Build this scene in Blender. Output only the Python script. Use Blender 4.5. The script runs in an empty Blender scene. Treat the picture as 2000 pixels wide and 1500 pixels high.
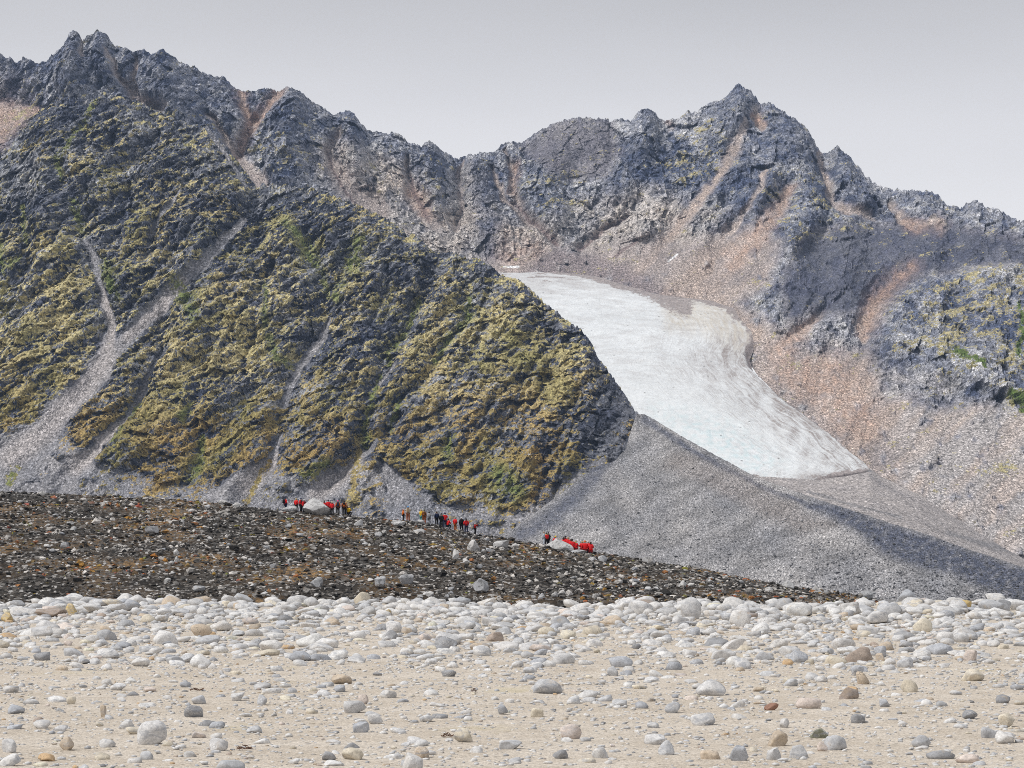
import bpy, bmesh, math, random
import numpy as np
from mathutils import Vector

random.seed(7)
rng = np.random.default_rng(7)
SC = bpy.context.scene
COL = SC.collection

# ------------------------------------------------------------------ camera
F, CX, YH, HC = 5671.0, 1000.0, 1150.0, 2.0      # focal length / centre / horizon (photo pixels), eye height (m)
cam = bpy.data.cameras.new('camera'); cam_o = bpy.data.objects.new('camera', cam); COL.objects.link(cam_o)
cam.sensor_width = 36.0; cam.lens = 36.0 * F / 2000.0; cam.shift_y = (YH - 750.0) / 2000.0
cam.clip_start = 0.5; cam.clip_end = 30000.0
cam_o.location = (0, 0, HC); cam_o.rotation_euler = (math.radians(90), 0, 0)
SC.camera = cam_o

# ------------------------------------------------------------------ sky, sun, exposure
SUN_EL, SUN_DIR_AZ = 54.0, -112.0                 # azimuth from +Y, negative = sun stands to the left of the camera
wd = bpy.data.worlds.new('World'); SC.world = wd; wd.use_nodes = True
nt = wd.node_tree; nt.nodes.clear()
out = nt.nodes.new('ShaderNodeOutputWorld'); bg = nt.nodes.new('ShaderNodeBackground')
sky = nt.nodes.new('ShaderNodeTexSky'); sky.sky_type = 'NISHITA'; sky.sun_disc = False
sky.sun_elevation = math.radians(SUN_EL); sky.sun_rotation = math.radians(SUN_DIR_AZ)
bg.inputs['Strength'].default_value = 0.1
tc = nt.nodes.new('ShaderNodeTexCoord'); sep = nt.nodes.new('ShaderNodeSeparateXYZ')
ramp = nt.nodes.new('ShaderNodeValToRGB')          # overcast: paler low down, grey cloud above
e = ramp.color_ramp.elements
e[0].position = 0.0; e[0].color = (.525, .517, .522, 1)
e[1].position = 1.0; e[1].color = (.275, .275, .28, 1)
for p, c in ((.10, (.497, .487, .490, 1)), (.155, (.420, .410, .414, 1)), (.215, (.284, .276, .276, 1)), (.4, (.275, .275, .28, 1))):
    k = e.new(p); k.color = c
cn = nt.nodes.new('ShaderNodeTexNoise'); cn.inputs['Scale'].default_value = 3.2; cn.inputs['Detail'].default_value = 4
mp = nt.nodes.new('ShaderNodeMapping'); mp.inputs['Scale'].default_value = (1, 1, 4)
cm = nt.nodes.new('ShaderNodeMapRange'); cm.inputs['From Min'].default_value = .3; cm.inputs['From Max'].default_value = .7
cm.inputs['To Min'].default_value = 9.3; cm.inputs['To Max'].default_value = 10.5
mulc = nt.nodes.new('ShaderNodeVectorMath'); mulc.operation = 'SCALE'
mix = nt.nodes.new('ShaderNodeMix'); mix.data_type = 'RGBA'; mix.inputs[0].default_value = .93
L = nt.links.new
L(tc.outputs['Generated'], sep.inputs[0]); L(sep.outputs['Z'], ramp.inputs[0])
L(tc.outputs['Generated'], mp.inputs[0]); L(mp.outputs[0], cn.inputs['Vector']); L(cn.outputs[0], cm.inputs[0])
L(ramp.outputs[0], mulc.inputs[0]); L(cm.outputs[0], mulc.inputs['Scale'])
L(sky.outputs[0], mix.inputs[6]); L(mulc.outputs[0], mix.inputs[7])
L(mix.outputs[2], bg.inputs['Color']); L(bg.outputs[0], out.inputs['Surface'])

sun = bpy.data.lights.new('sun', 'SUN'); sun_o = bpy.data.objects.new('sun', sun); COL.objects.link(sun_o)
sun.energy = 1.5; sun.angle = math.radians(12); sun.color = (1.0, .96, .9)
a, el = math.radians(SUN_DIR_AZ), math.radians(SUN_EL)
sd = Vector((math.sin(a) * math.cos(el), math.cos(a) * math.cos(el), math.sin(el)))
sun_o.rotation_euler = (-sd).to_track_quat('-Z', 'Y').to_euler()
vs = SC.view_settings
vs.view_transform = 'Standard'; vs.look = 'None'; vs.gamma = 1.0; vs.use_curve_mapping = False; vs.exposure = 0.90
SC.cycles.volume_bounces = 1; SC.cycles.max_bounces = 6
SC.cycles.use_denoising = False; SC.cycles.pixel_filter_type = 'BLACKMAN_HARRIS'; SC.cycles.filter_width = 0.95

# ------------------------------------------------------------------ helpers: noise
_perm = np.random.default_rng(3).permutation(4096).astype(np.int64)
_perm = np.concatenate([_perm, _perm])
_g2 = np.stack([np.cos(np.arange(256) * 2 * np.pi / 256), np.sin(np.arange(256) * 2 * np.pi / 256)], 1)
_g3 = np.random.default_rng(4).normal(size=(256, 3)); _g3 /= np.linalg.norm(_g3, axis=1)[:, None]

def pn2(x, y, s=0):
    x = np.asarray(x, float); y = np.asarray(y, float)
    xi = np.floor(x).astype(np.int64); yi = np.floor(y).astype(np.int64)
    xf = x - xi; yf = y - yi
    u = xf * xf * xf * (xf * (xf * 6 - 15) + 10); v = yf * yf * yf * (yf * (yf * 6 - 15) + 10)
    def g(ix, iy, dx, dy):
        h = _perm[_perm[(ix + s * 131) & 4095] + (iy & 4095)] & 255
        return _g2[h, 0] * dx + _g2[h, 1] * dy
    a = g(xi, yi, xf, yf); b = g(xi + 1, yi, xf - 1, yf); c = g(xi, yi + 1, xf, yf - 1); d = g(xi + 1, yi + 1, xf - 1, yf - 1)
    return 1.4 * (a + u * (b - a) + v * ((c + u * (d - c)) - (a + u * (b - a))))

def pn3(x, y, z, s=0):
    xi = np.floor(x).astype(np.int64); yi = np.floor(y).astype(np.int64); zi = np.floor(z).astype(np.int64)
    xf, yf, zf = x - xi, y - yi, z - zi
    u, v, w = (q * q * q * (q * (q * 6 - 15) + 10) for q in (xf, yf, zf))
    def g(i, j, k):
        h = _perm[_perm[_perm[(xi + i + s * 131) & 4095] + ((yi + j) & 4095) & 4095] + ((zi + k) & 4095)] & 255
        return _g3[h, 0] * (xf - i) + _g3[h, 1] * (yf - j) + _g3[h, 2] * (zf - k)
    def lerp(a, b, t): return a + t * (b - a)
    x00 = lerp(g(0, 0, 0), g(1, 0, 0), u); x10 = lerp(g(0, 1, 0), g(1, 1, 0), u)
    x01 = lerp(g(0, 0, 1), g(1, 0, 1), u); x11 = lerp(g(0, 1, 1), g(1, 1, 1), u)
    return 1.5 * lerp(lerp(x00, x10, v), lerp(x01, x11, v), w)

def fbm(x, y, o=4, s=0, gain=.5):
    r = 0; a = 1; t = 0
    for i in range(o):
        r = r + a * pn2(x * 2.03 ** i + 17.3 * i, y * 2.03 ** i - 9.1 * i, s + i); t += a; a *= gain
    return r / t

def ridged(x, y, o=4, s=0, gain=.5):
    r = 0; a = 1; t = 0
    for i in range(o):
        n = 1 - np.abs(pn2(x * 2.03 ** i + 7.7 * i, y * 2.03 ** i + 3.3 * i, s + i)); r = r + a * n * n; t += a; a *= gain
    return r / t

_rt = np.random.default_rng(9).random((4096, 5))
def facet(x, y, s=0):
    """angular blocks: every cell a tilted plane; returns height, a random value per block, distance to the block edge"""
    xi = np.floor(x).astype(np.int64); yi = np.floor(y).astype(np.int64)
    b1 = np.full(x.shape, 9.0); b2 = np.full(x.shape, 9.0); h = np.zeros(x.shape); rv = np.zeros(x.shape)
    for i in (-1, 0, 1):
        for j in (-1, 0, 1):
            k = _perm[_perm[(xi + i + s * 57) & 4095] + ((yi + j) & 4095)] & 4095
            r = _rt[k]; dx = x - (xi + i + r[..., 0]); dy = y - (yi + j + r[..., 1]); d = dx * dx + dy * dy
            m = d < b1; b2 = np.where(m, b1, np.minimum(b2, d))
            h = np.where(m, (r[..., 2] - .5) * .9 + (r[..., 3] - .5) * 2.2 * dx + (r[..., 4] - .5) * 2.2 * dy, h)
            rv = np.where(m, r[..., 2], rv); b1 = np.where(m, d, b1)
    return h, rv, np.sqrt(b2) - np.sqrt(b1)

def sstep(a, b, x):
    t = np.clip((x - a) / (b - a), 0, 1); return t * t * (3 - 2 * t)

def lerp3(c0, c1, t):
    t = t[..., None]; return np.asarray(c0) * (1 - t) + np.asarray(c1) * t

def W(px, py, d):                                  # photo pixel + distance -> world point
    return (px - CX) / F * d, d, HC + (YH - py) / F * d

# strokes and areas: features mapped on the slopes (centre line with half-widths / outlines), soft edges
def stroke(px, py, pts, hard=.5):
    m = np.zeros(px.shape)
    pts = [(p if len(p) == 3 else (p[0], p[1], pts[0][2])) for p in pts]
    mw = max(p[2] for p in pts)
    x0 = min(p[0] for p in pts) - mw; x1 = max(p[0] for p in pts) + mw
    y0 = min(p[1] for p in pts) - mw; y1 = max(p[1] for p in pts) + mw
    sel = (px > x0) & (px < x1) & (py > y0) & (py < y1)
    if not sel.any(): return m
    X = px[sel]; Y = py[sel]; r = np.zeros(X.shape)
    for (ax, ay, aw), (bx, by, bw) in zip(pts[:-1], pts[1:]):
        dx, dy = bx - ax, by - ay
        t = np.clip(((X - ax) * dx + (Y - ay) * dy) / (dx * dx + dy * dy + 1e-9), 0, 1)
        dist = np.hypot(X - ax - t * dx, Y - ay - t * dy); w = aw + t * (bw - aw)
        r = np.maximum(r, 1 - dist / w)
    m[sel] = np.clip(r / (1 - hard), 0, 1)
    return m * m * (3 - 2 * m)

def strokes(px, py, lst, hard=.5):
    m = np.zeros(px.shape)
    for s in lst: m = np.maximum(m, stroke(px, py, s, hard))
    return m

def area(px, py, poly, soft=15):
    xs = [p[0] for p in poly]; ys = [p[1] for p in poly]
    m = np.zeros(px.shape)
    sel = (px > min(xs) - soft) & (px < max(xs) + soft) & (py > min(ys) - soft) & (py < max(ys) + soft)
    if not sel.any(): return m
    X = px[sel]; Y = py[sel]; ins = np.zeros(X.shape, bool); dist = np.full(X.shape, 1e9)
    n = len(poly)
    for i in range(n):
        ax, ay = poly[i]; bx, by = poly[(i + 1) % n]
        c = ((ay > Y) != (by > Y)) & (X < (bx - ax) * (Y - ay) / (by - ay + 1e-12) + ax); ins ^= c
        dx, dy = bx - ax, by - ay
        t = np.clip(((X - ax) * dx + (Y - ay) * dy) / (dx * dx + dy * dy + 1e-9), 0, 1)
        dist = np.minimum(dist, np.hypot(X - ax - t * dx, Y - ay - t * dy))
    m[sel] = sstep(-soft, soft, np.where(ins, dist, -dist))
    return m

# ------------------------------------------------------------------ helpers: objects, materials
def tag(o, label=None, cat=None, group=None, kind=None):
    for k, v in (('label', label), ('category', cat), ('group', group), ('kind', kind)):
        if v: o[k] = v
    return o

def mesh_np(name, V, Fc, smooth=True, attrs=None):
    me = bpy.data.meshes.new(name)
    V = np.asarray(V, np.float32); Fc = np.asarray(Fc, np.int32); k = Fc.shape[1]
    me.vertices.add(len(V)); me.vertices.foreach_set('co', V.ravel())
    me.loops.add(Fc.size); me.loops.foreach_set('vertex_index', Fc.ravel())
    me.polygons.add(len(Fc)); me.polygons.foreach_set('loop_start', np.arange(0, Fc.size, k, dtype=np.int32))
    me.update(calc_edges=True)
    me.polygons.foreach_set('use_smooth', np.full(len(Fc), smooth, bool))
    for nm, arr in (attrs or {}).items():
        arr = np.asarray(arr, np.float32)
        if arr.ndim == 2:
            at = me.attributes.new(nm, 'FLOAT_COLOR', 'POINT')
            at.data.foreach_set('color', np.concatenate([arr, np.ones((len(arr), 1), np.float32)], 1).ravel())
        else:
            at = me.attributes.new(nm, 'FLOAT', 'POINT'); at.data.foreach_set('value', arr)
    return me

def link(name, me, mat=None, parent=None, loc=None):
    o = bpy.data.objects.new(name, me); COL.objects.link(o)
    if mat and me and not me.materials: me.materials.append(mat)
    if parent: o.parent = parent
    if loc is not None: o.location = loc
    return o

def grid_faces(nr, nc):
    i = np.arange(nr * nc).reshape(nr, nc)
    return np.stack([i[:-1, :-1], i[:-1, 1:], i[1:, 1:], i[1:, :-1]], -1).reshape(-1, 4)

class NT:                                           # tiny node builder
    def __init__(s, name):
        s.m = bpy.data.materials.new(name); s.m.use_nodes = True; s.t = s.m.node_tree; s.t.nodes.clear()
        s.out = s.n('OutputMaterial'); s.b = s.n('BsdfPrincipled'); s.l(s.b.outputs[0], s.out.inputs[0])
        s.b.inputs['Roughness'].default_value = .9; s.b.inputs['Specular IOR Level'].default_value = .2
    def n(s, t, **k):
        q = s.t.nodes.new('ShaderNode' + t)
        for a, v in k.items():
            if a in ('operation', 'data_type', 'blend_type', 'attribute_name', 'feature', 'interpolation_type', 'distance', 'wave_type', 'bands_direction'): setattr(q, a, v)
        return q
    def l(s, a, b): s.t.links.new(a, b)
    def val(s, sock, v):
        if hasattr(v, 'is_output'): s.l(v, sock)
        else: sock.default_value = v
    def pos(s): return s.n('NewGeometry').outputs['Position']
    def attr(s, nm, f=False): return s.n('Attribute', attribute_name=nm).outputs['Fac' if f else 'Color']
    def noise(s, vec, scale, detail=4, rough=.6, dist=0):
        q = s.n('TexNoise'); s.l(vec, q.inputs['Vector'])
        q.inputs['Scale'].default_value = scale; q.inputs['Detail'].default_value = detail
        q.inputs['Roughness'].default_value = rough; q.inputs['Distortion'].default_value = dist; return q.outputs[0]
    def vor(s, vec, scale, feature='F1', rnd=1):
        q = s.n('TexVoronoi', feature=feature); s.l(vec, q.inputs['Vector']); q.inputs['Scale'].default_value = scale
        q.inputs['Randomness'].default_value = rnd; return q
    def rng(s, v, a, b, c, d, smooth=False):
        q = s.n('MapRange'); s.val(q.inputs[0], v)
        if smooth: q.interpolation_type = 'SMOOTHSTEP'
        for i, x in zip((1, 2, 3, 4), (a, b, c, d)): s.val(q.inputs[i], x)
        return q.outputs[0]
    def math(s, op, a, b=None):
        q = s.n('Math', operation=op); s.val(q.inputs[0], a)
        if b is not None: s.val(q.inputs[1], b)
        return q.outputs[0]
    def mix(s, f, a, b, blend='MIX'):
        q = s.n('Mix', data_type='RGBA', blend_type=blend); s.val(q.inputs[0], f)
        s.val(q.inputs[6], a if hasattr(a, 'is_output') else (*a, 1)); s.val(q.inputs[7], b if hasattr(b, 'is_output') else (*b, 1)); return q.outputs[2]
    def scale(s, c, f):
        q = s.n('VectorMath', operation='SCALE'); s.val(q.inputs[0], c); s.val(q.inputs['Scale'], f); return q.outputs[0]
    def vmul(s, c, v):
        q = s.n('VectorMath', operation='MULTIPLY'); s.l(c, q.inputs[0]); q.inputs[1].default_value = v; return q.outputs[0]
    def bump(s, h, strength, dist):
        q = s.n('Bump'); q.inputs['Strength'].default_value = strength; q.inputs['Distance'].default_value = dist
        s.l(h, q.inputs['Height']); s.l(q.outputs[0], s.b.inputs['Normal'])
    def done(s, col): s.val(s.b.inputs['Base Color'], col); return s.m

def terrain_mat(name, s_rock, s_stone, bump_d, stretch=(1, .4, .75), vegk=1.9):
    t = NT(name); p0 = t.pos(); p = t.vmul(p0, (1, .35, 1)); ps = t.vmul(p0, stretch)
    n1 = t.noise(ps, s_rock, 7, .72, .4); n2 = t.noise(p, s_rock * 2.2, 4, .7)
    v = t.vor(p, s_stone); v2 = t.vor(p, s_stone * .43)
    cell = t.n('SeparateXYZ'); t.l(v.outputs['Color'], cell.inputs[0])
    cell2 = t.n('SeparateXYZ'); t.l(v2.outputs['Color'], cell2.inputs[0])
    n3 = t.noise(p, s_rock * 4.5, 2, .6)
    rockf = t.math('MULTIPLY', t.rng(n1, .36, .64, .42, 1.55), t.math('MULTIPLY', t.rng(cell.outputs[0], 0, 1, .5, 1.5), t.rng(n3, .35, .65, .55, 1.5)))
    pick = t.rng(cell.outputs[2], .93, .95, 1, 1.55)                      # a few pale blocks
    spk = t.math('MULTIPLY', t.math('MULTIPLY', t.rng(cell.outputs[1], 0, 1, .5, 1.42), pick), t.math('MULTIPLY', t.rng(n2, .36, .64, .6, 1.35), t.rng(n3, .35, .65, .7, 1.3)))
    scr = t.attr('scree', True)
    fac = t.n('Mix', data_type='FLOAT'); t.l(scr, fac.inputs[0]); t.l(rockf, fac.inputs[2]); t.l(spk, fac.inputs[3])
    base = t.scale(t.attr('col'), fac.outputs[0])
    vegc = t.scale(t.attr('vcol'), t.math('MULTIPLY', t.rng(n2, .36, .64, .55, 1.4), t.rng(cell.outputs[2], 0, 1, .6, 1.4)))
    vn = t.math('ADD', t.math('MULTIPLY', t.math('SUBTRACT', t.noise(p, s_rock * 1.6, 5, .75), .5), vegk), t.math('MULTIPLY', t.math('SUBTRACT', cell2.outputs[2], .5), .38))
    vm = t.rng(t.math('ADD', t.attr('veg', True), vn), .45, .55, 0, 1, True)
    c = t.mix(vm, base, vegc)
    hd = t.math('SUBTRACT', 1.0, t.math('MULTIPLY', v.outputs['Distance'], 1.0))
    hm = t.n('Mix', data_type='FLOAT'); t.l(scr, hm.inputs[0]); t.l(n1, hm.inputs[2]); t.l(t.math('MULTIPLY', hd, .5), hm.inputs[3])
    t.bump(hm.outputs[0], .9, bump_d)
    return t.done(c)

# ------------------------------------------------------------------ terrain layers
def interp_pts(pts, u, k): return np.interp(u, [p[0] for p in pts], [p[k] for p in pts])

def sheet(crest, base, x0, x1, nu, nr, nb, jag=(0, 1), prof=1.15, back=.9):
    """slope from a foot line up to a crest line, then a fall behind the crest; returns world grid + photo coordinates"""
    u = np.linspace(x0, x1, nu)
    cpy = interp_pts(crest, u, 1); cd = interp_pts(crest, u, 2); bpy_ = interp_pts(base, u, 1); bd = interp_pts(base, u, 2)
    def smooth(a, w):
        h = max(2, int(w / (u[1] - u[0]))); k = np.hanning(2 * h + 1); k /= k.sum(); return np.convolve(np.pad(a, h, mode='edge'), k, mode='valid')
    if jag[0]: cd = smooth(cd, 50); bd = smooth(bd, 40); bpy_ = smooth(bpy_, 40)
    jz = 0 * u
    if jag[0]:
        w = jag[1]
        jz = cd / F * jag[0] * (1.5 * (ridged(u / (9 * w), u * 0 + .3, 3, 5) - .55) + .8 * pn2(u / (2.6 * w), u * 0 + 4.2, 6) + .6 * pn2(u / (30 * w), u * 0 + 1.2, 8))
    cz = HC + (YH - cpy) / F * cd; bz = HC + (YH - bpy_) / F * bd
    res = 0 * u
    if jag[0]:                                      # spires belong to the crest only: the slope below follows a smoothed crest
        sm_ = smooth(cz, 34); res = cz - sm_; cz = sm_
    t = np.linspace(0, 1, nr)[:, None]
    g = t ** prof
    D = bd + (cd - bd) * t; Z = bz + (cz - bz) * g + jz * np.clip((t - .88) / .12, 0, 1) ** 2 + res * np.clip((t - .72) / .28, 0, 1) ** 2
    s = (np.linspace(0, 1, nb + 1)[1:, None]) ** 1.5
    Db = cd + s * 260; Zb = cz + (jz + res) * (1 - s) - s * 260 * back
    D = np.concatenate([D, Db]); Z = np.concatenate([Z, Zb])
    U = np.broadcast_to(u, D.shape)
    X = (U - CX) / F * D
    PY = YH - F * (Z - HC) / D
    T = np.concatenate([np.broadcast_to(t, (nr, nu)), np.ones((nb, nu))])
    T2 = np.concatenate([np.zeros((nr, nu)), np.broadcast_to(s, (nb, nu))])
    return X, D.copy(), Z, U.copy(), PY, T, T2

def frac_ledge(v): return v - np.floor(v)

# ---- front mountain (left): dark ledged rock with yellow grass, grey chutes, scree aprons
C1 = [(-80, 360, 2250), (0, 312, 2260), (40, 262, 2270), (80, 212, 2280), (130, 188, 2290), (165, 196, 2280), (200, 184, 2290), (260, 195, 2280), (300, 215, 2270), (360, 238, 2250),
      (385, 248, 2240), (402, 243, 2240), (420, 267, 2230), (455, 302, 2210), (504, 369, 2180), (518, 362, 2170), (560, 363, 2160), (595, 369, 2150), (630, 376, 2140),
      (697, 400, 2120), (755, 427, 2100), (793, 455, 2080), (817, 464, 2070), (847, 491, 2060), (878, 493, 2040), (909, 503, 2030), (935, 508, 2020), (956, 522, 2010), (990, 541, 1990),
      (1018, 549, 1980), (1052, 582, 1960), (1083, 605, 1940), (1114, 630, 1920), (1141, 650, 1900), (1159, 675, 1890), (1166, 698, 1880), (1195, 733, 1860),
      (1219, 767, 1840), (1238, 798, 1820), (1253, 812, 1805), (1280, 850, 1790), (1320, 950, 1740), (1370, 1060, 1700)]
B1 = [(-80, 1070, 1640), (600, 1070, 1640), (1000, 1060, 1640), (1250, 1040, 1600), (1320, 1050, 1620), (1370, 1090, 1640)]
X, Y, Z, U, P, T, T2 = sheet(C1, B1, -80, 1370, 900, 410, 18, jag=(4.5, 1.4), prof=1.12)
Q = U + 9 * fbm(U / 45, P / 45, 3, 11); R = P + 9 * fbm(U / 45, P / 45, 3, 14)     # wobbled coordinates for natural edges
S_CH = [[(165, 468, 7), (182, 500, 11), (196, 560, 12), (208, 610, 13), (212, 650, 18), (205, 700, 34), (160, 770, 30)],
        [(475, 425, 7), (420, 488, 12), (370, 540, 16), (300, 608, 18), (240, 668, 21), (190, 722, 25), (140, 780, 30), (80, 850, 46), (0, 930, 90), (-80, 980, 120)],
        [(318, 680, 4), (270, 780, 8), (230, 830, 11), (190, 872, 15), (140, 925, 30), (90, 980, 50)],
        [(645, 615, 6), (625, 655, 11), (592, 700, 12), (562, 742, 10), (552, 790, 8)], [(548, 838, 4), (540, 872, 5), (524, 900, 18), (490, 940, 36), (440, 990, 60)],
        [(735, 858, 4), (700, 900, 16), (650, 945, 30), (600, 985, 46)], [(770, 708, 5), (752, 735, 6), (738, 760, 4)], [(740, 900, 8), (770, 945, 30), (800, 990, 60)],
        [(215, 130, 4), (165, 200, 5)], [(480, 365, 5), (440, 300, 5), (405, 250, 7)], [(350, 372, 5), (310, 428, 6), (290, 460, 4)],
        [(110, 845, 8), (50, 870, 16), (-20, 890, 25)]]
scree = strokes(Q, R, S_CH, .45)
apron = area(Q, R, [(-90, 870), (60, 862), (130, 850), (165, 895), (260, 930), (330, 952), (420, 948), (470, 952), (530, 905), (590, 950), (690, 895), (740, 905), (790, 965), (860, 985), (950, 985), (1010, 1000), (1080, 950), (1130, 918), (1225, 890), (1400, 900), (1400, 1120), (-90, 1120)], 12)
apron *= sstep(.18, .42, .42 + .5 * fbm(U / 30, P / 22, 4, 21))
scree = np.maximum(scree, apron)
scree = np.maximum(scree, .9 * area(Q, R, [(1215, 780), (1300, 800), (1330, 960), (1120, 930), (1175, 890), (1205, 850)], 16) * sstep(.15, .5, .5 + .8 * fbm(U / 20, P / 20, 4, 23)))
GUL = [([(165, 190, 22), (130, 260), (112, 315), (140, 400), (168, 470), (190, 540), (208, 620), (205, 690), (150, 775)], 12), ([(540, 385, 26), (470, 430), (370, 545), (240, 670), (150, 775), (60, 880, 40)], 7),
       ([(590, 390, 24), (605, 470), (640, 590), (620, 660), (565, 740), (550, 830), (535, 890), (480, 970)], 20), ([(860, 510, 20), (815, 590), (786, 651), (747, 686), (755, 709), (731, 756), (716, 818), (705, 870), (640, 945)], 20),
       ([(905, 530, 18), (917, 590), (905, 630), (878, 663), (847, 705), (820, 750), (778, 790), (762, 850)], 13), ([(318, 600, 16), (318, 680), (270, 780), (190, 872), (110, 960)], 12), ([(400, 720, 14), (372, 800), (388, 890), (360, 950)], 10),
       ([(1080, 640, 16), (1072, 700), (1060, 760), (1000, 840), (960, 900)], 8), ([(60, 330, 18), (45, 430), (50, 520), (15, 600), (-40, 640)], 14), ([(300, 250, 16), (250, 330), (235, 420), (215, 470)], 10),
       ([(660, 400, 16), (680, 470), (650, 560)], 9), ([(470, 500, 14), (430, 640), (390, 720)], 8), ([(960, 560, 12), (945, 640), (890, 740), (860, 800), (880, 880)], 8)]
for k_ in range(34):
    r_ = np.random.default_rng(900 + k_); gx = r_.uniform(20, 1150); gy = np.interp(gx, [c_[0] for c_ in C1], [c_[1] for c_ in C1]) + r_.uniform(20, 330); pts_ = [(gx, gy, r_.uniform(5, 9))]
    sl = r_.uniform(.25, .8)
    for _ in range(r_.integers(4, 8)):
        gy += 34; gx -= 34 * sl + r_.normal(0, 7); pts_.append((gx, gy))
    GUL.append((pts_, r_.uniform(5, 9)))
carve = np.zeros(X.shape)
for pts, dep in GUL: carve = np.maximum(carve, dep * stroke(Q, R, [(p[0], p[1], (p[2] if len(p) > 2 else pts[0][2]) * 1.7) for p in pts], 0.02))
xr = X - .62 * Z
tilt = np.interp(U, [0, 600, 900, 1250], [.42, .38, .22, .1])
wz = Z - tilt * X
rock = 1 - .92 * np.clip(scree, 0, 1)
topfade = 1 - .75 * sstep(.86, 1.0, T)
wp = 16 * fbm(X / 60, Z / 60, 4, 31)
f1 = frac_ledge((wz + wp * 1.3) / 26); f2 = frac_ledge((wz + wp + 5 * fbm(X / 16, Z / 16, 3, 35)) / 9.5); f3 = frac_ledge((wz + wp * .8 + 3.2 * fbm(X / 7, Z / 7, 3, 38)) / 4.1)
amp = .45 + .8 * np.clip(.5 + 1.2 * fbm(X / 45, Z / 45, 3, 41), 0, 1)
dl = (38 * (ridged(xr / 125, Z / 260, 3, 51) - .5) + 20 * (ridged(xr / 46, Z / 110, 3, 54) - .5)) * (1 - .5 * np.clip(scree, 0, 1)) * topfade
dl += rock * (4.5 * (f1 - .5) * amp + 3.0 * (f2 - .5) * amp + 2.2 * (f3 - .5) + 3.4 * fbm(X / 12, Z / 9, 4, 57, .6) + 3.0 * (ridged(X / 16, Z / 26, 3, 60) - .5)) * (1 - .4 * sstep(.9, 1, T))
a1, r1, e1 = facet((X + .3 * wp) / 26, (wz + .5 * wp) / 15, 3); a2, r2, e2 = facet(X / 6.2 + .4 * a1, wz / 4.6 + .1 * wp, 5); a3, r3, e3 = facet(X / 2.8, wz / 2.1 + .3 * a2, 7)
dl += rock * (5.5 * a1 + 3.4 * a2 + 1.8 * a3 + 11 * (ridged((xr + .25 * wp) / 17, Z / 62, 3, 64) - .55)) * (1 - .5 * sstep(.9, 1, T))
dl -= 1.0 * carve * topfade
dl += scree * 1.0 * fbm(X / 14, Z / 14, 3, 62)
# rock colour with the crags' shading contrast put into it; scree, grass
tone = np.clip(.42 + .9 * fbm(X / 70, Z / 50, 4, 71) + .45 * fbm(X / 14, Z / 20, 3, 74), 0, 1)
band = sstep(.05, .4, fbm(X / 55, wz / 16, 4, 79))                                   # dark cliff bands
tone = np.clip(.62 * tone - .16 * band + .35 * (r2 - .5) + .45 * (r3 - .5) + .25 * (r1 - .5) + .18, 0, 1)
rc = lerp3((.048, .057, .088), (.40, .405, .42), tone ** 1.8)
pale = np.clip(strokes(Q, R, [[(10, 560, 22), (0, 650, 14)], [(60, 380, 20), (70, 300, 14)], [(560, 610, 30), (600, 640, 20)], [(900, 940, 20), (880, 960, 20)], [(330, 905, 16), (350, 920, 14)], [(1010, 700, 18), (1020, 640, 10)]], .1) * (.4 + fbm(U / 12, P / 12, 3, 77)), 0, 1)
rc = lerp3(rc, (.36, .36, .37), pale) if False else rc * (1 - pale[..., None]) + np.array((.34, .34, .355)) * pale[..., None]
spur_edge = area(Q, R, [(1150, 700), (1200, 725), (1260, 805), (1240, 900), (1190, 905), (1150, 880), (1120, 830), (1165, 800)], 26)  # dark bluish rock; shade of this right-facing side is put into its colour
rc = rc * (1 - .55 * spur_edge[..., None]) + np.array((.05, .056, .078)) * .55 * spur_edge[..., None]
sc_t = np.clip(.5 + .8 * fbm(X / 30, Z / 30, 4, 81), 0, 1)
scc = lerp3((.155, .163, .192), (.335, .32, .322), sc_t)
dirt = strokes(Q, R, [[(205, 560, 14), (212, 640, 22), (200, 700, 40), (100, 830, 40), (20, 890, 40)], [(360, 550, 14), (250, 660, 20)], [(240, 825, 14), (150, 910, 30)], [(700, 900, 20), (620, 960, 30)], [(540, 890, 14), (480, 950, 30)]], .1)
scc = scc * (1 - .6 * dirt[..., None]) + np.array((.44, .40, .385)) * .6 * dirt[..., None]
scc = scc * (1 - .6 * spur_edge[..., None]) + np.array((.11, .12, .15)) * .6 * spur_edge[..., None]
sm = np.clip(scree, 0, 1)[..., None]
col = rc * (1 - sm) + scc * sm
ledge = np.maximum(np.maximum(sstep(.62, .95, f1) * .9, sstep(.55, .95, f2)), .85 * sstep(.5, .95, f3))
dens = np.interp(P, [150, 260, 420, 560, 760, 900, 1000], [.12, .30, .42, .50, .58, .62, .5])
dens = dens + .30 * area(Q, R, [(820, 640), (1000, 590), (1080, 620), (1150, 760), (1120, 830), (900, 850), (800, 780)], 50) + .22 * area(Q, R, [(220, 700), (420, 560), (560, 700), (540, 900), (300, 930), (180, 860)], 40)
dens = dens + .2 * area(Q, R, [(60, 380), (150, 450), (190, 620), (150, 780), (0, 840), (-80, 700), (-80, 500)], 50) + .18 * area(Q, R, [(700, 850), (1150, 880), (1130, 920), (960, 990), (720, 960)], 30)
dens = dens - .45 * spur_edge - .28 * area(Q, R, [(0, 330), (110, 330), (150, 440), (60, 460), (0, 500)], 40) - .25 * area(Q, R, [(640, 400), (860, 500), (800, 560), (700, 560), (640, 480)], 40) - .3 * area(Q, R, [(860, 790), (1180, 800), (1200, 880), (1060, 900), (860, 850)], 40) - .16 * area(Q, R, [(370, 740), (540, 700), (560, 820), (400, 830)], 30)
xs = X + .4 * Z
gmx = 0.0
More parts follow.
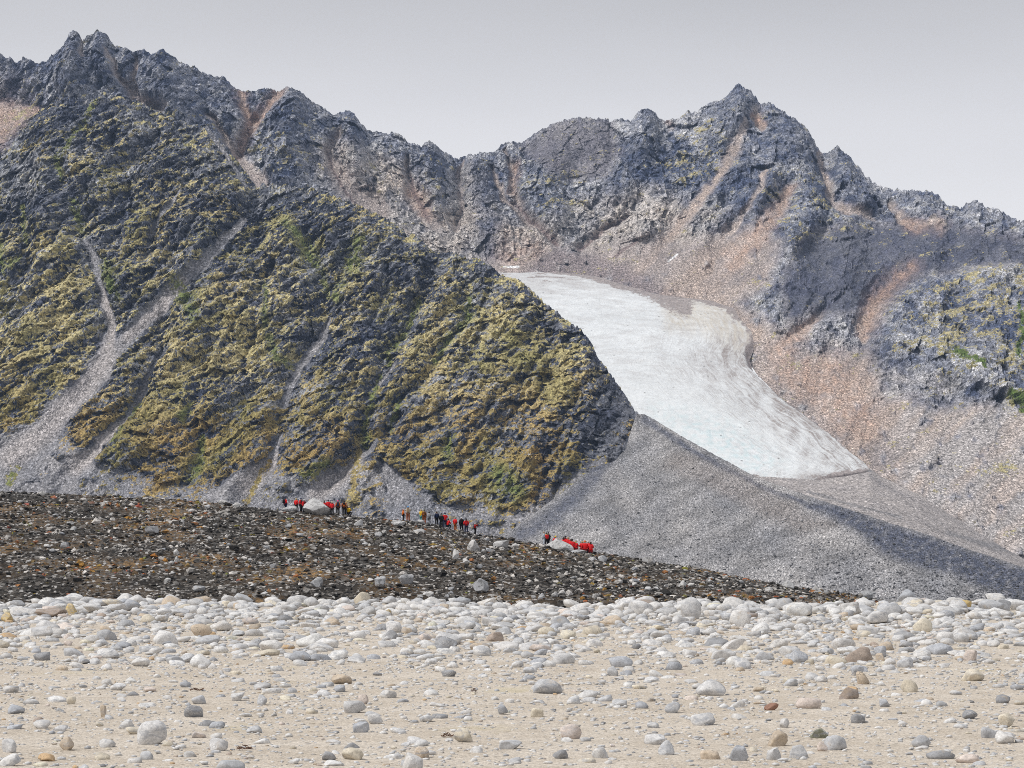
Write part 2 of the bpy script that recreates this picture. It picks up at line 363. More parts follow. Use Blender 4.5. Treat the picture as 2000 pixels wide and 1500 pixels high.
veg = .74 * dens + .06 - .2 * band - .12 * sstep(.25, .6, carve / 12) * (1 - gmx) + .34 * (ledge - .45) + .40 * fbm(X / 40, Z / 30, 4, 91) + .55 * fbm(xs / 15, wz / 4.5, 4, 95, .7) + .34 * (r3 - .5) + .26 * (r2 - .5)
veg = veg - 1.1 * np.clip(strokes(Q, R, S_CH, .3), 0, 1) - .25 * apron
vt = np.clip(sstep(640, 900, P) + .55 * fbm(X / 60, Z / 60, 3, 97), 0, 1)
vc = lerp3((.52, .455, .25), (.35, .25, .095), vt)
vol = np.clip(.3 + 1.4 * fbm(X / 32, Z / 45, 3, 99), 0, 1) * .75
vc = vc * (1 - vol[..., None]) + np.array((.235, .23, .085)) * vol[..., None]
GRN = [[(190, 200, 6), (150, 260, 7), (112, 315, 8), (118, 345, 6)], [(140, 395, 8), (160, 450, 9)], [(560, 440, 12), (595, 475, 16), (620, 520, 12), (640, 575, 10)], [(655, 580, 12), (665, 555, 12)], [(525, 660, 9), (545, 700, 10), (565, 715, 8)],
       [(817, 585, 8), (786, 651, 8), (755, 690, 8), (757, 709, 6)], [(745, 730, 6), (728, 770, 8), (716, 830, 9), (712, 870, 6)], [(917, 580, 7), (915, 615, 10), (878, 663, 9), (847, 705, 7)], [(778, 780, 7), (764, 840, 6)],
       [(880, 850, 9), (878, 895, 11)], [(372, 790, 6), (360, 815, 10)], [(392, 850, 6), (388, 900, 10), (370, 935, 12)], [(236, 838, 8), (225, 860, 8)], [(20, 940, 12), (28, 915, 10)], [(270, 790, 6), (250, 815, 7)],
       [(40, 505, 8), (10, 530, 10), (0, 480, 12)], [(700, 470, 20), (690, 520, 20)], [(350, 560, 14), (380, 620, 12)], [(600, 930, 14), (640, 905, 12)], [(980, 930, 20), (1010, 960, 20)], [(520, 560, 8), (516, 640, 6)], [(205, 520, 14), (230, 580, 12)], [(40, 400, 6), (48, 470, 6)]]
gm = strokes(Q, R, [[(g_[0], g_[1], g_[2] * 2.0) for g_ in s] for s in GRN], .0) * .85 * np.clip(.85 + .9 * fbm(U / 14, P / 14, 3, 103), 0, 1)
vc = vc * (1 - gm[..., None]) + np.array((.13, .18, .055)) * gm[..., None]
veg = np.maximum(veg, gm * .95)
dry = strokes(Q, R, [[(560, 430, 24), (600, 500, 20), (630, 470, 16)], [(700, 880, 14), (690, 980, 14)], [(520, 900, 8), (480, 980, 10)], [(1000, 880, 30), (1050, 930, 24)], [(330, 940, 20), (300, 960, 24)]], .1)
veg = np.maximum(veg, .3 + .4 * dry * (dry > .01)) * (dry > .01) + veg * (dry <= .01)
Yd = Y - dl
Zj = Z + 2.2 * rock * fbm(X / 9, Y / 9, 3, 107) * sstep(0, .1, T)
m_front = terrain_mat('front_mountain_rock', .34, .95, 1.4)
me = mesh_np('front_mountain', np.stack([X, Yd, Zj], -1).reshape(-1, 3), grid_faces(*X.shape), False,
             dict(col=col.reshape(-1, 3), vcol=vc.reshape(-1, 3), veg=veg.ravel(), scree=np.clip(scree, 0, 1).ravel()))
tag(link('front_mountain', me, m_front), 'dark ledged mountain flank with yellow grass and grey scree chutes left of the glacier', 'mountain', kind='structure')

# ---- back range: jagged skyline, cirque headwall, right-hand valley wall
SKY = [(-80, 118), (0, 106), (14, 113), (21, 110), (33, 126), (45, 112), (60, 118), (75, 126), (94, 122), (119, 96), (140, 71), (150, 67), (158, 72), (163, 82), (170, 78), (178, 71), (196, 64), (210, 71), (226, 94), (234, 92), (266, 103), (283, 100), (297, 108),
       (320, 100), (350, 122), (381, 132), (406, 147), (425, 148), (439, 152), (455, 170), (490, 180), (508, 174), (525, 173), (540, 178), (556, 175), (581, 180), (600, 193), (631, 211), (651, 226), (663, 221), (675, 219), (694, 226), (719, 258), (740, 260), (775, 261),
       (796, 277), (824, 291), (830, 284), (840, 278), (859, 291), (887, 307), (897, 310), (915, 304), (971, 293), (985, 281), (1006, 280), (1020, 279), (1048, 258), (1083, 242), (1110, 234), (1139, 229), (1165, 231), (1188, 235), (1191, 242), (1202, 234), (1233, 235),
       (1240, 225), (1248, 219), (1265, 216), (1280, 222), (1286, 232), (1300, 240), (1321, 235), (1342, 219), (1352, 223), (1384, 204), (1419, 193), (1426, 184), (1440, 171), (1461, 181), (1482, 204), (1494, 203), (1501, 199), (1510, 205), (1524, 214), (1552, 235), (1573, 251),
       (1597, 289), (1603, 298), (1620, 297), (1634, 287), (1646, 298), (1678, 331), (1702, 359), (1723, 366), (1765, 374), (1790, 373), (1821, 375), (1846, 398), (1874, 407), (1905, 390), (1923, 405), (1954, 412), (1986, 431), (2000, 429), (2080, 446)]
DC = lambda x: np.interp(x, [-80, 200, 500, 890, 1100, 1440, 1640, 1800, 2080], [3150, 3150, 3200, 3280, 3350, 3330, 3150, 2900, 2500])
C2 = [(x, y, float(DC(x))) for x, y in SKY]
B2 = [(-80, 500, 2760), (500, 510, 2780), (900, 560, 2820), (1100, 566, 2800), (1160, 568, 2790), (1230, 592, 2710), (1300, 618, 2620), (1380, 622, 2600), (1430, 650, 2540), (1475, 730, 2320),
      (1540, 796, 2170), (1620, 856, 2040), (1690, 912, 1930), (1720, 945, 1890), (1800, 985, 1800), (1900, 1045, 1720), (2000, 1100, 1660), (2080, 1135, 1640)]
X, Y, Z, U, P, T, T2 = sheet(C2, B2, -80, 2080, 1040, 320, 12, jag=(3.2, 1.0), prof=1.1)
Q = U + 8 * fbm(U / 40, P / 40, 3, 211); R = P + 8 * fbm(U / 40, P / 40, 3, 214)
CHT = [[(985, 292, 4), (998, 325, 7), (1002, 370, 10), (1020, 410, 10), (1062, 452, 7), (1085, 475, 6)], [(1228, 420, 4), (1180, 452, 6), (1130, 482, 8)], [(795, 305, 3), (795, 345, 5), (805, 375, 14), (828, 415, 16), (850, 440, 12)],
       [(905, 312, 5), (895, 345, 6), (905, 400, 5), (890, 450, 5)], [(960, 330, 6), (990, 390, 8), (1040, 440, 7)], [(1455, 240, 8), (1430, 300, 16), (1400, 350, 12), (1345, 420, 12), (1300, 470, 18), (1270, 500, 30)], [(1478, 225, 8), (1488, 245, 10), (1470, 230, 6)],
       [(1495, 330, 5), (1480, 370, 6), (1440, 440, 10), (1400, 480, 16)], [(1545, 365, 12), (1520, 410, 20), (1480, 455, 24), (1420, 520, 36), (1360, 580, 40)], [(1600, 300, 7), (1612, 345, 10), (1625, 390, 10), (1660, 410, 10), (1700, 425, 8)], [(1740, 395, 6), (1760, 430, 12), (1800, 445, 16)],
       [(1785, 520, 16), (1745, 550, 22), (1710, 590, 20), (1690, 640, 14), (1692, 665, 6)], [(1640, 575, 8), (1590, 625, 9), (1540, 665, 14), (1510, 690, 20)],
       [(265, 118, 5), (256, 160, 8), (262, 190, 10), (300, 205, 9)], [(210, 100, 5), (230, 150, 7), (280, 200, 10), (320, 215, 10)], [(470, 186, 9), (480, 215, 8), (490, 240, 8), (468, 285, 10), (460, 300, 8)], [(548, 180, 9), (515, 215, 10), (490, 250, 12), (465, 290, 8)],
       [(410, 225, 6), (445, 275, 10), (480, 330, 18), (505, 362, 20)], [(665, 250, 8), (640, 300, 12), (680, 370, 24), (740, 410, 20)], [(160, 80, 3), (166, 110, 5)]]
REDS = [[(0, 235, 60), (-40, 270, 60), (40, 220, 28), (70, 215, 10)], [(470, 186, 14), (480, 215, 10), (490, 240, 10)], [(548, 178, 14), (515, 215, 12), (490, 250, 12), (460, 295, 10)], [(1010, 320, 7), (1005, 370, 8)], [(805, 370, 14), (828, 415, 14)], [(1545, 365, 9), (1500, 440, 16), (1440, 500, 20)],
        [(1785, 520, 15), (1745, 550, 20), (1710, 590, 20), (1692, 650, 14)], [(1590, 625, 9), (1530, 680, 26), (1550, 720, 40), (1600, 760, 30)], [(1000, 490, 30), (1040, 485, 20)], [(1480, 225, 10), (1488, 245, 6)], [(1780, 440, 16), (1830, 440, 16)], [(1620, 730, 40), (1660, 800, 46), (1690, 840, 20)], [(1300, 242, 5), (1310, 250, 5)]]
scree = np.clip(strokes(Q + 8 * fbm(U / 20, P / 20, 3, 217), R, [[(g_[0], g_[1], g_[2] * (1.15 + .6 * k_ / len(s))) for k_, g_ in enumerate(s)] for s in CHT], .1) * (.85 + .7 * fbm(U / 12, P / 12, 3, 219)) * 1.15, 0, 1)
low = area(Q, R, [(880, 520), (1000, 505), (1090, 480), (1150, 490), (1240, 470), (1330, 470), (1400, 460), (1480, 440), (1520, 480), (1500, 560), (1440, 590), (1500, 640), (1560, 700), (1640, 690), (1700, 680), (1720, 770), (1830, 800), (1900, 790), (2090, 810), (2090, 1150), (1400, 1150), (1000, 700), (860, 560)], 22)
low *= sstep(.1, .5, .55 + .7 * fbm(U / 28, P / 28, 4, 221))
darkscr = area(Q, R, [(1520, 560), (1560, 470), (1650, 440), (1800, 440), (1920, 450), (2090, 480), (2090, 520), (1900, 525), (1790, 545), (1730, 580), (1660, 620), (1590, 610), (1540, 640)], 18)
dome = area(Q, R, [(1020, 290), (1080, 245), (1140, 232), (1195, 240), (1210, 300), (1180, 350), (1080, 350)], 18)
scree = np.clip(np.maximum.reduce([scree, low, .55 * darkscr, .5 * dome, strokes(Q, R, REDS[:1], .3)]), 0, 1)
butt = area(Q, R, [(1705, 660), (1722, 600), (1790, 560), (1850, 540), (1930, 525), (2090, 515), (2090, 800), (1980, 780), (1900, 760), (1820, 740), (1740, 700)], 14)
xr = X + np.interp(U, [0, 900, 1300, 1700, 2000], [.3, .5, -.1, -.9, -.9]) * (Z - 400)
rock = 1 - .9 * scree
wz = Z - np.interp(U, [0, 700, 1200, 1700, 2000], [.35, -.1, .15, .25, .3]) * X
wp = 18 * fbm(X / 70, Z / 70, 4, 231)
f1 = frac_ledge((wz + wp * 1.4) / 34); f2 = frac_ledge((wz + wp + 6 * fbm(X / 18, Z / 18, 3, 235)) / 12)
topf = 1 - .7 * sstep(.85, 1, T)
dl = (46 * (ridged(xr / 150, Z / 330, 3, 251) - .5) + 22 * (ridged(xr / 52, Z / 130, 3, 254) - .5)) * (1 - .6 * scree) * topf
dl += rock * (7 * (f1 - .5) + 5 * (f2 - .5) + 7 * fbm(X / 16, Z / 13, 4, 257, .6) + 6 * (ridged(X / 20, Z / 34, 3, 260) - .5))
a1, r1, e1 = facet((X + .3 * wp) / 27, (wz + .5 * wp) / 38, 13); a2, r2, e2 = facet(X / 8.5 + .4 * a1, wz / 13, 15); a3, r3, e3 = facet(X / 3.8, wz / 5 + .3 * a2, 17)
dl += rock * (11 * a1 + 5.5 * a2 + 3 * a3) * (1 - .5 * sstep(.9, 1, T))
for s in CHT: dl -= 14 * stroke(Q, R, [(p[0], p[1], p[2] * 1.8 + 4) for p in s], .05) * topf
dl += 42 * butt + scree * 1.2 * fbm(X / 15, Z / 15, 3, 262)
SPUR = [[(1440, 180, 40), (1400, 280, 40), (1420, 340, 30), (1340, 420, 30)], [(1265, 225, 22), (1240, 300, 30), (1210, 380, 26)], [(840, 285, 24), (850, 340, 28), (860, 400, 26)], [(930, 330, 20), (940, 400, 34), (960, 470, 30)], [(1080, 330, 40), (1060, 380, 40), (1080, 420, 30)],
        [(580, 190, 30), (560, 260, 40), (560, 340, 40)], [(320, 110, 30), (330, 170, 40), (380, 240, 40)], [(150, 70, 22), (140, 150, 40)], [(196, 70, 20), (205, 140, 22)], [(1640, 295, 24), (1660, 360, 30), (1690, 400, 24)], [(1550, 260, 30), (1580, 340, 30), (1600, 420, 26), (1540, 470, 30)], [(1500, 350, 16), (1460, 400, 22), (1410, 430, 16)], [(690, 235, 22), (700, 320, 24)]]
for s in SPUR: dl += 30 * stroke(Q, R, [(p[0], p[1], p[2] * 1.5) for p in s], .05) * (1 - .5 * sstep(.9, 1, T))
tone = np.clip(.40 + .9 * fbm(X / 90, Z / 70, 4, 271) + .5 * fbm(X / 16, Z / 26, 3, 274), 0, 1)
tone = np.clip(.7 * tone + .35 * (r2 - .5) + .45 * (r3 - .5) + .25 * (r1 - .5) + .16, 0, 1)
rc = lerp3((.062, .08, .14), (.47, .47, .485), np.clip(tone + .06, 0, 1) ** 1.5)  # navy dark end puts the blue of the rock shadows into the colour
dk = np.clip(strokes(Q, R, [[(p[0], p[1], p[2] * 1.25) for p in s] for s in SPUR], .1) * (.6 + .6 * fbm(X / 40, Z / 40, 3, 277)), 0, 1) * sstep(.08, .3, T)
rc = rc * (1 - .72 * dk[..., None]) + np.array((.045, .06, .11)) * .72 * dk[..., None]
palew = area(Q, R, [(600, 300), (660, 270), (700, 300), (760, 310), (800, 330), (870, 380), (900, 340), (920, 330), (980, 420), (1060, 440), (1120, 400), (1180, 390), (1260, 370), (1420, 420), (1420, 480), (1300, 540), (1000, 560), (850, 540), (700, 430)], 28) * np.clip(.8 + 1.1 * fbm(X / 45, Z / 45, 4, 281) + .4 * (r2 - .5), 0, 1) * (1 - .75 * dk)
palew = np.maximum(palew, area(Q, R, [(1440, 670), (1540, 640), (1680, 660), (1720, 720), (1860, 760), (1840, 820), (1700, 780), (1540, 740)], 30) * np.clip(.4 + .9 * fbm(X / 30, Z / 30, 4, 283), 0, 1))
palew = np.clip(np.maximum(palew, strokes(Q, R, [[(470, 320, 20), (505, 362, 26)], [(1475, 215, 12), (1482, 235, 10)], [(1820, 430, 16), (1840, 440, 10)], [(1000, 480, 34), (1050, 500, 26)], [(1150, 480, 40), (1250, 470, 40)]], .2) * .85), 0, 1)
rc = rc * (1 - palew[..., None]) + lerp3((.38, .37, .37), (.52, .455, .40), np.clip(.5 + fbm(X / 50, Z / 50, 3, 285), 0, 1)) * palew[..., None]
st = np.clip(.5 + .8 * fbm(X / 40, Z / 40, 4, 287), 0, 1)
scc = lerp3((.27, .24, .24), (.46, .395, .36), st)
scc = lerp3(scc.reshape(-1, 3), (.40, .375, .37), (sstep(1720, 1800, U) * sstep(740, 820, P)).ravel()).reshape(scc.shape)
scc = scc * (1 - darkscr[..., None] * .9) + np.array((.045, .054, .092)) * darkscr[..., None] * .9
scc = scc * (1 - dome[..., None] * .6) + np.array((.115, .115, .145)) * dome[..., None] * .6
al = np.where(U < 1000, (U * 220 - P * 160) / 272, (U * 220 + P * 200) / 297)
al = al + 16 * fbm(U / 55, P / 55, 4, 286)
run = np.clip(.5 + 1.2 * fbm(al / 22, (U - P) / 150, 5, 288, .62), 0, 1)              # runnels down the scree
dl += scree * 2.2 * (run - .5)
scc = scc * (.78 - .25 * darkscr + (.44 + .5 * darkscr) * run)[..., None]
warm = np.clip(fbm(al / 42, (U - P) / 300, 3, 289) * 2.2 + .25, 0, 1) * sstep(1180, 1300, U) * (1 - darkscr)
scc = scc * (1 - .5 * warm[..., None]) + np.array((.50, .39, .32)) * .5 * warm[..., None]
red = np.clip(strokes(Q + 10 * fbm(U / 18, P / 18, 3, 292), R, [[(g_[0], g_[1], g_[2] * 2.0) for g_ in s] for s in REDS], .0) * (.7 + 1.0 * fbm(U / 16, P / 16, 4, 291)), 0, 1)
mar = np.clip(area(Q, R, [(1020, 540), (1080, 470), (1180, 500), (1260, 540), (1340, 610), (1300, 620), (1200, 575), (1000, 560)], 16) * .7, 0, 1)   # purplish debris above the ice
scc = scc * (1 - mar[..., None]) + np.array((.215, .18, .19)) * mar[..., None]
scc = scc * (1 - .72 * red[..., None]) + np.array((.46, .31, .235)) * .72 * red[..., None]
rc = rc * (1 - .5 * red[..., None]) + np.array((.36, .23, .17)) * .5 * red[..., None]
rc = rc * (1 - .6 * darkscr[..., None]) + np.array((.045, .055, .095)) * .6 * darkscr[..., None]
rc = rc * (1 - .5 * dome[..., None]) + np.array((.12, .12, .15)) * .5 * dome[..., None]
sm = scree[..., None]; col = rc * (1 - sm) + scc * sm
chl = np.clip(strokes(Q, R, [[(1005, 395, 4), (1062, 452, 5), (1090, 480, 6)], [(1228, 420, 3), (1180, 452, 4), (1130, 482, 5)], [(800, 340, 5), (812, 385, 9), (835, 425, 9)], [(640, 300, 4), (665, 360, 5), (700, 400, 4)], [(1245, 470, 4), (1200, 500, 5)]], .2) * .75, 0, 1)
col = col * (1 - chl[..., None]) + np.array((.17, .125, .125)) * chl[..., None]
snow = strokes(U, P, [[(1305, 511, 1.8), (1322, 498, 2.6)], [(983, 521, 2), (1012, 523, 3)], [(1040, 538, 2), (1090, 536, 3)]], .3)
col = col * (1 - snow[..., None]) + np.array((.85, .86, .88)) * snow[..., None]
vd = -.05 + .40 * area(Q, R, [(1340, 240), (1420, 250), (1440, 330), (1320, 380), (1290, 320)], 20) + .38 * area(Q, R, [(1030, 340), (1130, 340), (1150, 400), (1060, 420), (1010, 380)], 20) + .32 * area(Q, R, [(1490, 330), (1580, 330), (1680, 430), (1640, 480), (1500, 480)], 20) + .62 * butt * (.55 + .45 * area(Q, R, [(1760, 640), (1850, 590), (2090, 560), (2090, 760), (1900, 720)], 60)) + .3 * area(Q, R, [(0, 150), (420, 240), (420, 330), (0, 330)], 30) + .3 * area(Q, R, [(480, 260), (600, 250), (640, 340), (520, 360)], 20) + .22 * area(Q, R, [(820, 300), (900, 320), (880, 420), (820, 400)], 15)
vd = vd + .3 * area(Q, R, [(1920, 760), (2090, 760), (2090, 860), (1980, 840)], 20) + .45 * strokes(Q, R, [[(1960, 915, 26), (1990, 930, 26)]], .1) + .22 * area(Q, R, [(1780, 470), (2090, 500), (2090, 530), (1780, 540)], 14)
ledge = np.maximum(sstep(.6, .95, f1) * .9, sstep(.55, .95, f2))
veg = .8 * vd + .3 * (ledge - .5) + .4 * fbm(X / 40, Z / 34, 4, 295) + .5 * fbm((X + .3 * Z) / 20, wz / 8, 4, 296, .65) + .3 * (r3 - .5) + .25 * (r2 - .5) - .6 * strokes(Q, R, CHT, .3)
gm = np.clip(area(Q, R, [(1700, 640), (1790, 680), (1960, 700), (2090, 720), (2090, 800), (1900, 770), (1760, 720)], 25) * (.5 + 1.2 * fbm(X / 24, Z / 24, 3, 297)), 0, 1)
vc = lerp3((.40, .355, .20), (.25, .22, .085), gm)
g2 = strokes(Q, R, [[(1975, 600, 9), (1980, 660, 10), (1970, 700, 12)], [(1960, 770, 14), (2000, 790, 20)], [(1990, 800, 10), (2060, 820, 10)], [(1855, 690, 18), (1900, 720, 14)]], .1)
vc = vc * (1 - g2[..., None]) + np.array((.10, .15, .035)) * g2[..., None]; veg = np.maximum(veg, .8 * g2)
m_back = terrain_mat('back_range_rock', .26, .95, 1.8)
Zj = Z + 3.0 * rock * fbm(X / 11, Y / 11, 3, 299)
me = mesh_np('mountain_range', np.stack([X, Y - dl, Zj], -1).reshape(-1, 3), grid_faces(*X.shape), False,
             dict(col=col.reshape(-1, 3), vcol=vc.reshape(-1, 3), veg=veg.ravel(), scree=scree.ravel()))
tag(link('mountain_range', me, m_back), 'jagged grey mountain range behind the glacier with red scree gullies', 'mountain', kind='structure')

# ---- glacier tongue
RM = [(530, 1080), (540, 1165), (548, 1190), (560, 1228), (575, 1290), (588, 1385), (600, 1432), (625, 1462), (650, 1483), (672, 1474), (690, 1464), (715, 1472), (750, 1508), (780, 1541), (840, 1621), (895, 1690), (914, 1712), (920, 1700), (928, 1655), (938, 1590), (948, 1500)]
LM = [(530, 930), (600, 1010), (690, 1090), (800, 1170), (870, 1290), (935, 1400), (948, 1440)]
nr, nc = 270, 230
py = np.linspace(532, 947, nr)[:, None]; s = np.linspace(0, 1, nc)[None, :]
rm = np.interp(py, [p[0] for p in RM], [p[1] for p in RM]); lm = np.interp(py, [p[0] for p in LM], [p[1] for p in LM])
rm = rm + 4 * fbm(py / 12, py * 0, 3, 301)
U = lm + (rm - lm) * s; P = np.broadcast_to(py, U.shape).copy()
D = np.interp(P, [532, 600, 700, 800, 915, 947], [2835, 2620, 2345, 2120, 1900, 1845]) * np.ones_like(U)
D = D - 18 * np.sin(np.clip(s, 0, 1) * np.pi) ** .6 * sstep(532, 640, P)
X, Y, Z = W(U, P, D)
edge = (1 - s) * (rm - lm)                          # photo pixels from the ice margin
Z = Z - 6 * (1 - sstep(0, 14, edge)) * sstep(640, 700, P) - 8 * sstep(926, 947, P)
Z = Z + 1.6 * fbm(X / 40, Y / 60, 4, 305) + .8 * (ridged(X / 9, Y / 30, 3, 309) - .5) * sstep(700, 900, P)
fl = edge + 16 * fbm(U / 90, P / 60, 3, 311) + 7 * fbm(U / 22, P / 26, 3, 312)         # flow-line coordinate
streak = np.clip(.15 + 2.6 * fbm(fl / 6, P / 110, 4, 313, .65), 0, 1) * (1 - sstep(8, 150, edge)) * sstep(600, 690, P)
bandc = (P - .06 * (U - 1200) + 14 * np.sin((U - 1100) / 120) + 7 * fbm(U / 60, P / 30, 3, 317)) / 13
ogive = np.clip(np.sin(bandc * 2 * np.pi) - .35, 0, 1) * (.35 + .9 * fbm(U / 50, P / 20, 3, 319)) * (1 - sstep(700, 800, P))
dirt = np.clip(1.1 * streak + .55 * ogive, 0, 1)
marg = 1 - sstep(0, np.interp(P, [532, 600, 680, 720, 947], [70, 60, 26, 12, 14]), edge + 30 * fbm(U / 16, P / 12, 4, 321, .6) * np.interp(P, [600, 700], [1.2, .3]))
snout = area(U + 8 * fbm(U / 15, P / 15, 3, 323), P + 6 * fbm(U / 18, P / 18, 3, 325), [(1400, 936), (1480, 928), (1560, 936), (1610, 928), (1650, 916), (1690, 915), (1720, 922), (1720, 960), (1400, 960)], 6)
lob = strokes(U + 6 * fbm(U / 20, P / 20, 3, 327), P, [[(1235, 556, 26), (1290, 574, 46), (1335, 600, 46)], [(1180, 548, 14), (1250, 566, 26)]], .0) * .8
tan = area(U + 14 * fbm(U / 25, P / 25, 3, 329), P + 10 * fbm(U / 25, P / 25, 3, 330), [(1290, 570), (1400, 580), (1490, 620), (1490, 700), (1440, 690), (1380, 650), (1300, 640)], 24) * np.clip(.6 + .8 * fbm(U / 9, fl / 6, 3, 331), 0, 1)
top = (1 - sstep(536, 580, P)) * np.clip(.35 + 1.1 * fbm(U / 40, P / 4, 3, 333), 0, 1)
spot = strokes(U + 8 * fbm(U / 8, P / 8, 3, 341), P, [[(1540, 868, 22), (1585, 888, 20)], [(1465, 890, 12), (1535, 932, 12)], [(1640, 880, 8), (1690, 912, 10)], [(1610, 900, 10), (1650, 920, 14)], [(1400, 760, 6), (1430, 775, 6)], [(1600, 830, 4), (1650, 880, 5)], [(1500, 740, 5), (1580, 830, 5)]], .05) * np.clip(.3 + fbm(U / 5, P / 4, 3, 343), 0, 1)
c = np.ones(U.shape + (3,)) * np.array((.80, .83, .85))
def mixc(c, k, m): return c * (1 - np.clip(m, 0, 1)[..., None]) + np.array(k) * np.clip(m, 0, 1)[..., None]
c = mixc(c, (.60, .76, .80), np.clip(area(U, P, [(1280, 800), (1420, 830), (1520, 900), (1480, 925), (1380, 880)], 40) * (.3 + 1.4 * fbm(U / 12, P / 8, 3, 345)), 0, .8))
c = mixc(c, (.60, .53, .42), .85 * tan)
deb = np.maximum.reduce([.95 * top, 1.0 * lob, .8 * spot, 1.0 * marg, .95 * snout])
lin = (.6 * streak + .42 * (1 - sstep(10, 330, edge)) * sstep(600, 700, P)) * np.clip(.95 + 1.2 * fbm(U / 26, P / 34, 4, 353), .1, 1.5) + .17
og2 = .30 * (1 - sstep(700, 860, P)) + .35 * (1 - sstep(540, 600, P))
c = c * (1 - .09 * np.clip(.4 + 1.4 * fbm(U / 70, P / 40, 4, 351), 0, 1) * (1 - sstep(760, 900, P)))[..., None]
t = NT('glacier_ice'); p = t.pos()
n1 = t.noise(p, .12, 6, .7); v = t.vor(t.vmul(p, (1, .3, 1)), .13)
spk = t.rng(v.outputs['Distance'], .0, .17, 1, 0, True)
cellx = t.n('SeparateXYZ'); t.l(v.outputs['Color'], cellx.inputs[0])
spk = t.math('MULTIPLY', spk, t.rng(cellx.outputs[0], .62, .64, 0, 1))
fv = t.n('CombineXYZ'); t.l(t.attr('flow', True), fv.inputs[0]); t.l(t.math('MULTIPLY', t.attr('along', True), .045), fv.inputs[1])
ns = t.noise(fv.outputs[0], .42, 6, .8); nd = t.noise(t.vmul(p, (1, .35, 1)), .16, 6, .75)
ice = t.scale(t.attr('col'), t.rng(n1, .3, .7, .88, 1.07))
lines = t.math('MULTIPLY', t.rng(t.math('ADD', t.attr('lin', True), t.math('MULTIPLY', t.math('SUBTRACT', ns, .5), 1.9)), .30, .95, 0, 1), t.rng(nd, .38, .6, .55, 1.15))
ice = t.mix(t.math('MULTIPLY', lines, .9), ice, (.32, .28, .265))
fo = t.n('CombineXYZ'); t.l(t.attr('ogive', True), fo.inputs[0]); t.l(t.math('MULTIPLY', t.attr('flow', True), .012), fo.inputs[1])
no = t.noise(fo.outputs[0], 1.5, 4, .7)
ice = t.mix(t.math('MULTIPLY', t.rng(t.math('ADD', t.attr('og', True), t.math('MULTIPLY', t.math('SUBTRACT', no, .5), 1.7)), .24, .86, 0, 1), .6), ice, (.40, .365, .35))
fine = t.rng(t.noise(t.vmul(p, (1, .35, 1)), .5, 4, .7), .35, .65, .6, 1.35)
dm = t.rng(t.math('ADD', t.attr('deb', True), t.math('MULTIPLY', t.math('SUBTRACT', nd, .5), 1.7)), .42, .62, 0, .95, True)
ice = t.mix(dm, ice, t.scale(t.mix(nd, (.24, .205, .205), (.44, .39, .37)), fine))
cc = t.mix(t.math('MULTIPLY', spk, .85), ice, (.12, .11, .11))
t.bump(t.noise(t.vmul(p, (1, .5, 1)), .22, 6, .7), .8, 2.2); t.b.inputs['Roughness'].default_value = .6
m_ice = t.done(cc)
me = mesh_np('glacier', np.stack([X, Y, Z], -1).reshape(-1, 3), grid_faces(nr, nc), True, dict(col=c.reshape(-1, 3), deb=deb.ravel(), lin=lin.ravel(), flow=fl.ravel(), along=P.ravel(), ogive=bandc.ravel(), og=og2.ravel()))
tag(link('glacier', me, m_ice), 'white glacier tongue flowing down between the dark mountains', 'glacier', kind='structure')

# ---- outwash flat between the ice front and the side moraine
C5 = [(1240, 870, 1830), (1400, 918, 1870), (1480, 930, 1870), (1600, 932, 1895), (1700, 915, 1925), (1720, 930, 1905), (1800, 968, 1830), (1900, 1032, 1740), (2000, 1090, 1680), (2090, 1125, 1660)]
B5 = [(1240, 860, 1720), (1300, 880, 1690), (1400, 925, 1625), (1480, 965, 1570), (1560, 990, 1515), (1620, 1010, 1475), (1700, 1035, 1440), (1800, 1065, 1408), (1900, 1100, 1378), (2000, 1130, 1350), (2090, 1160, 1330)]
X, Y, Z, U, P, T, T2 = sheet(C5, B5, 1240, 2090, 240, 90, 3, prof=1.0, back=.3)
Z = Z + .9 * fbm(X / 30, Y / 30, 4, 401)
st = np.clip(.5 + .9 * fbm(X / 34 + T * 2, T * 9, 4, 403), 0, 1)
col = lerp3((.30, .28, .28), (.43, .395, .38), st)
bl = strokes(U, P + 4 * fbm(U / 20, P / 10, 3, 405), [[(1850, 1040, 6), (1920, 1062, 10), (2000, 1080, 14)], [(1580, 960, 5), (1660, 985, 6), (1760, 1010, 5)]], .1)
col = col * (1 - .55 * bl[..., None]) + np.array((.14, .145, .16)) * .55 * bl[..., None]
m_out = terrain_mat('outwash_gravel', .35, .9, .7)
me = mesh_np('outwash_plain', np.stack([X, Y, Z], -1).reshape(-1, 3), grid_faces(*X.shape), True,
             dict(col=col.reshape(-1, 3), vcol=col.reshape(-1, 3) * 0 + .1, veg=np.full(U.size, -1.), scree=np.ones(U.size)))
tag(link('outwash_plain', me, m_out), 'pale gravel flat in front of the ice front', 'gravel flat', kind='structure')

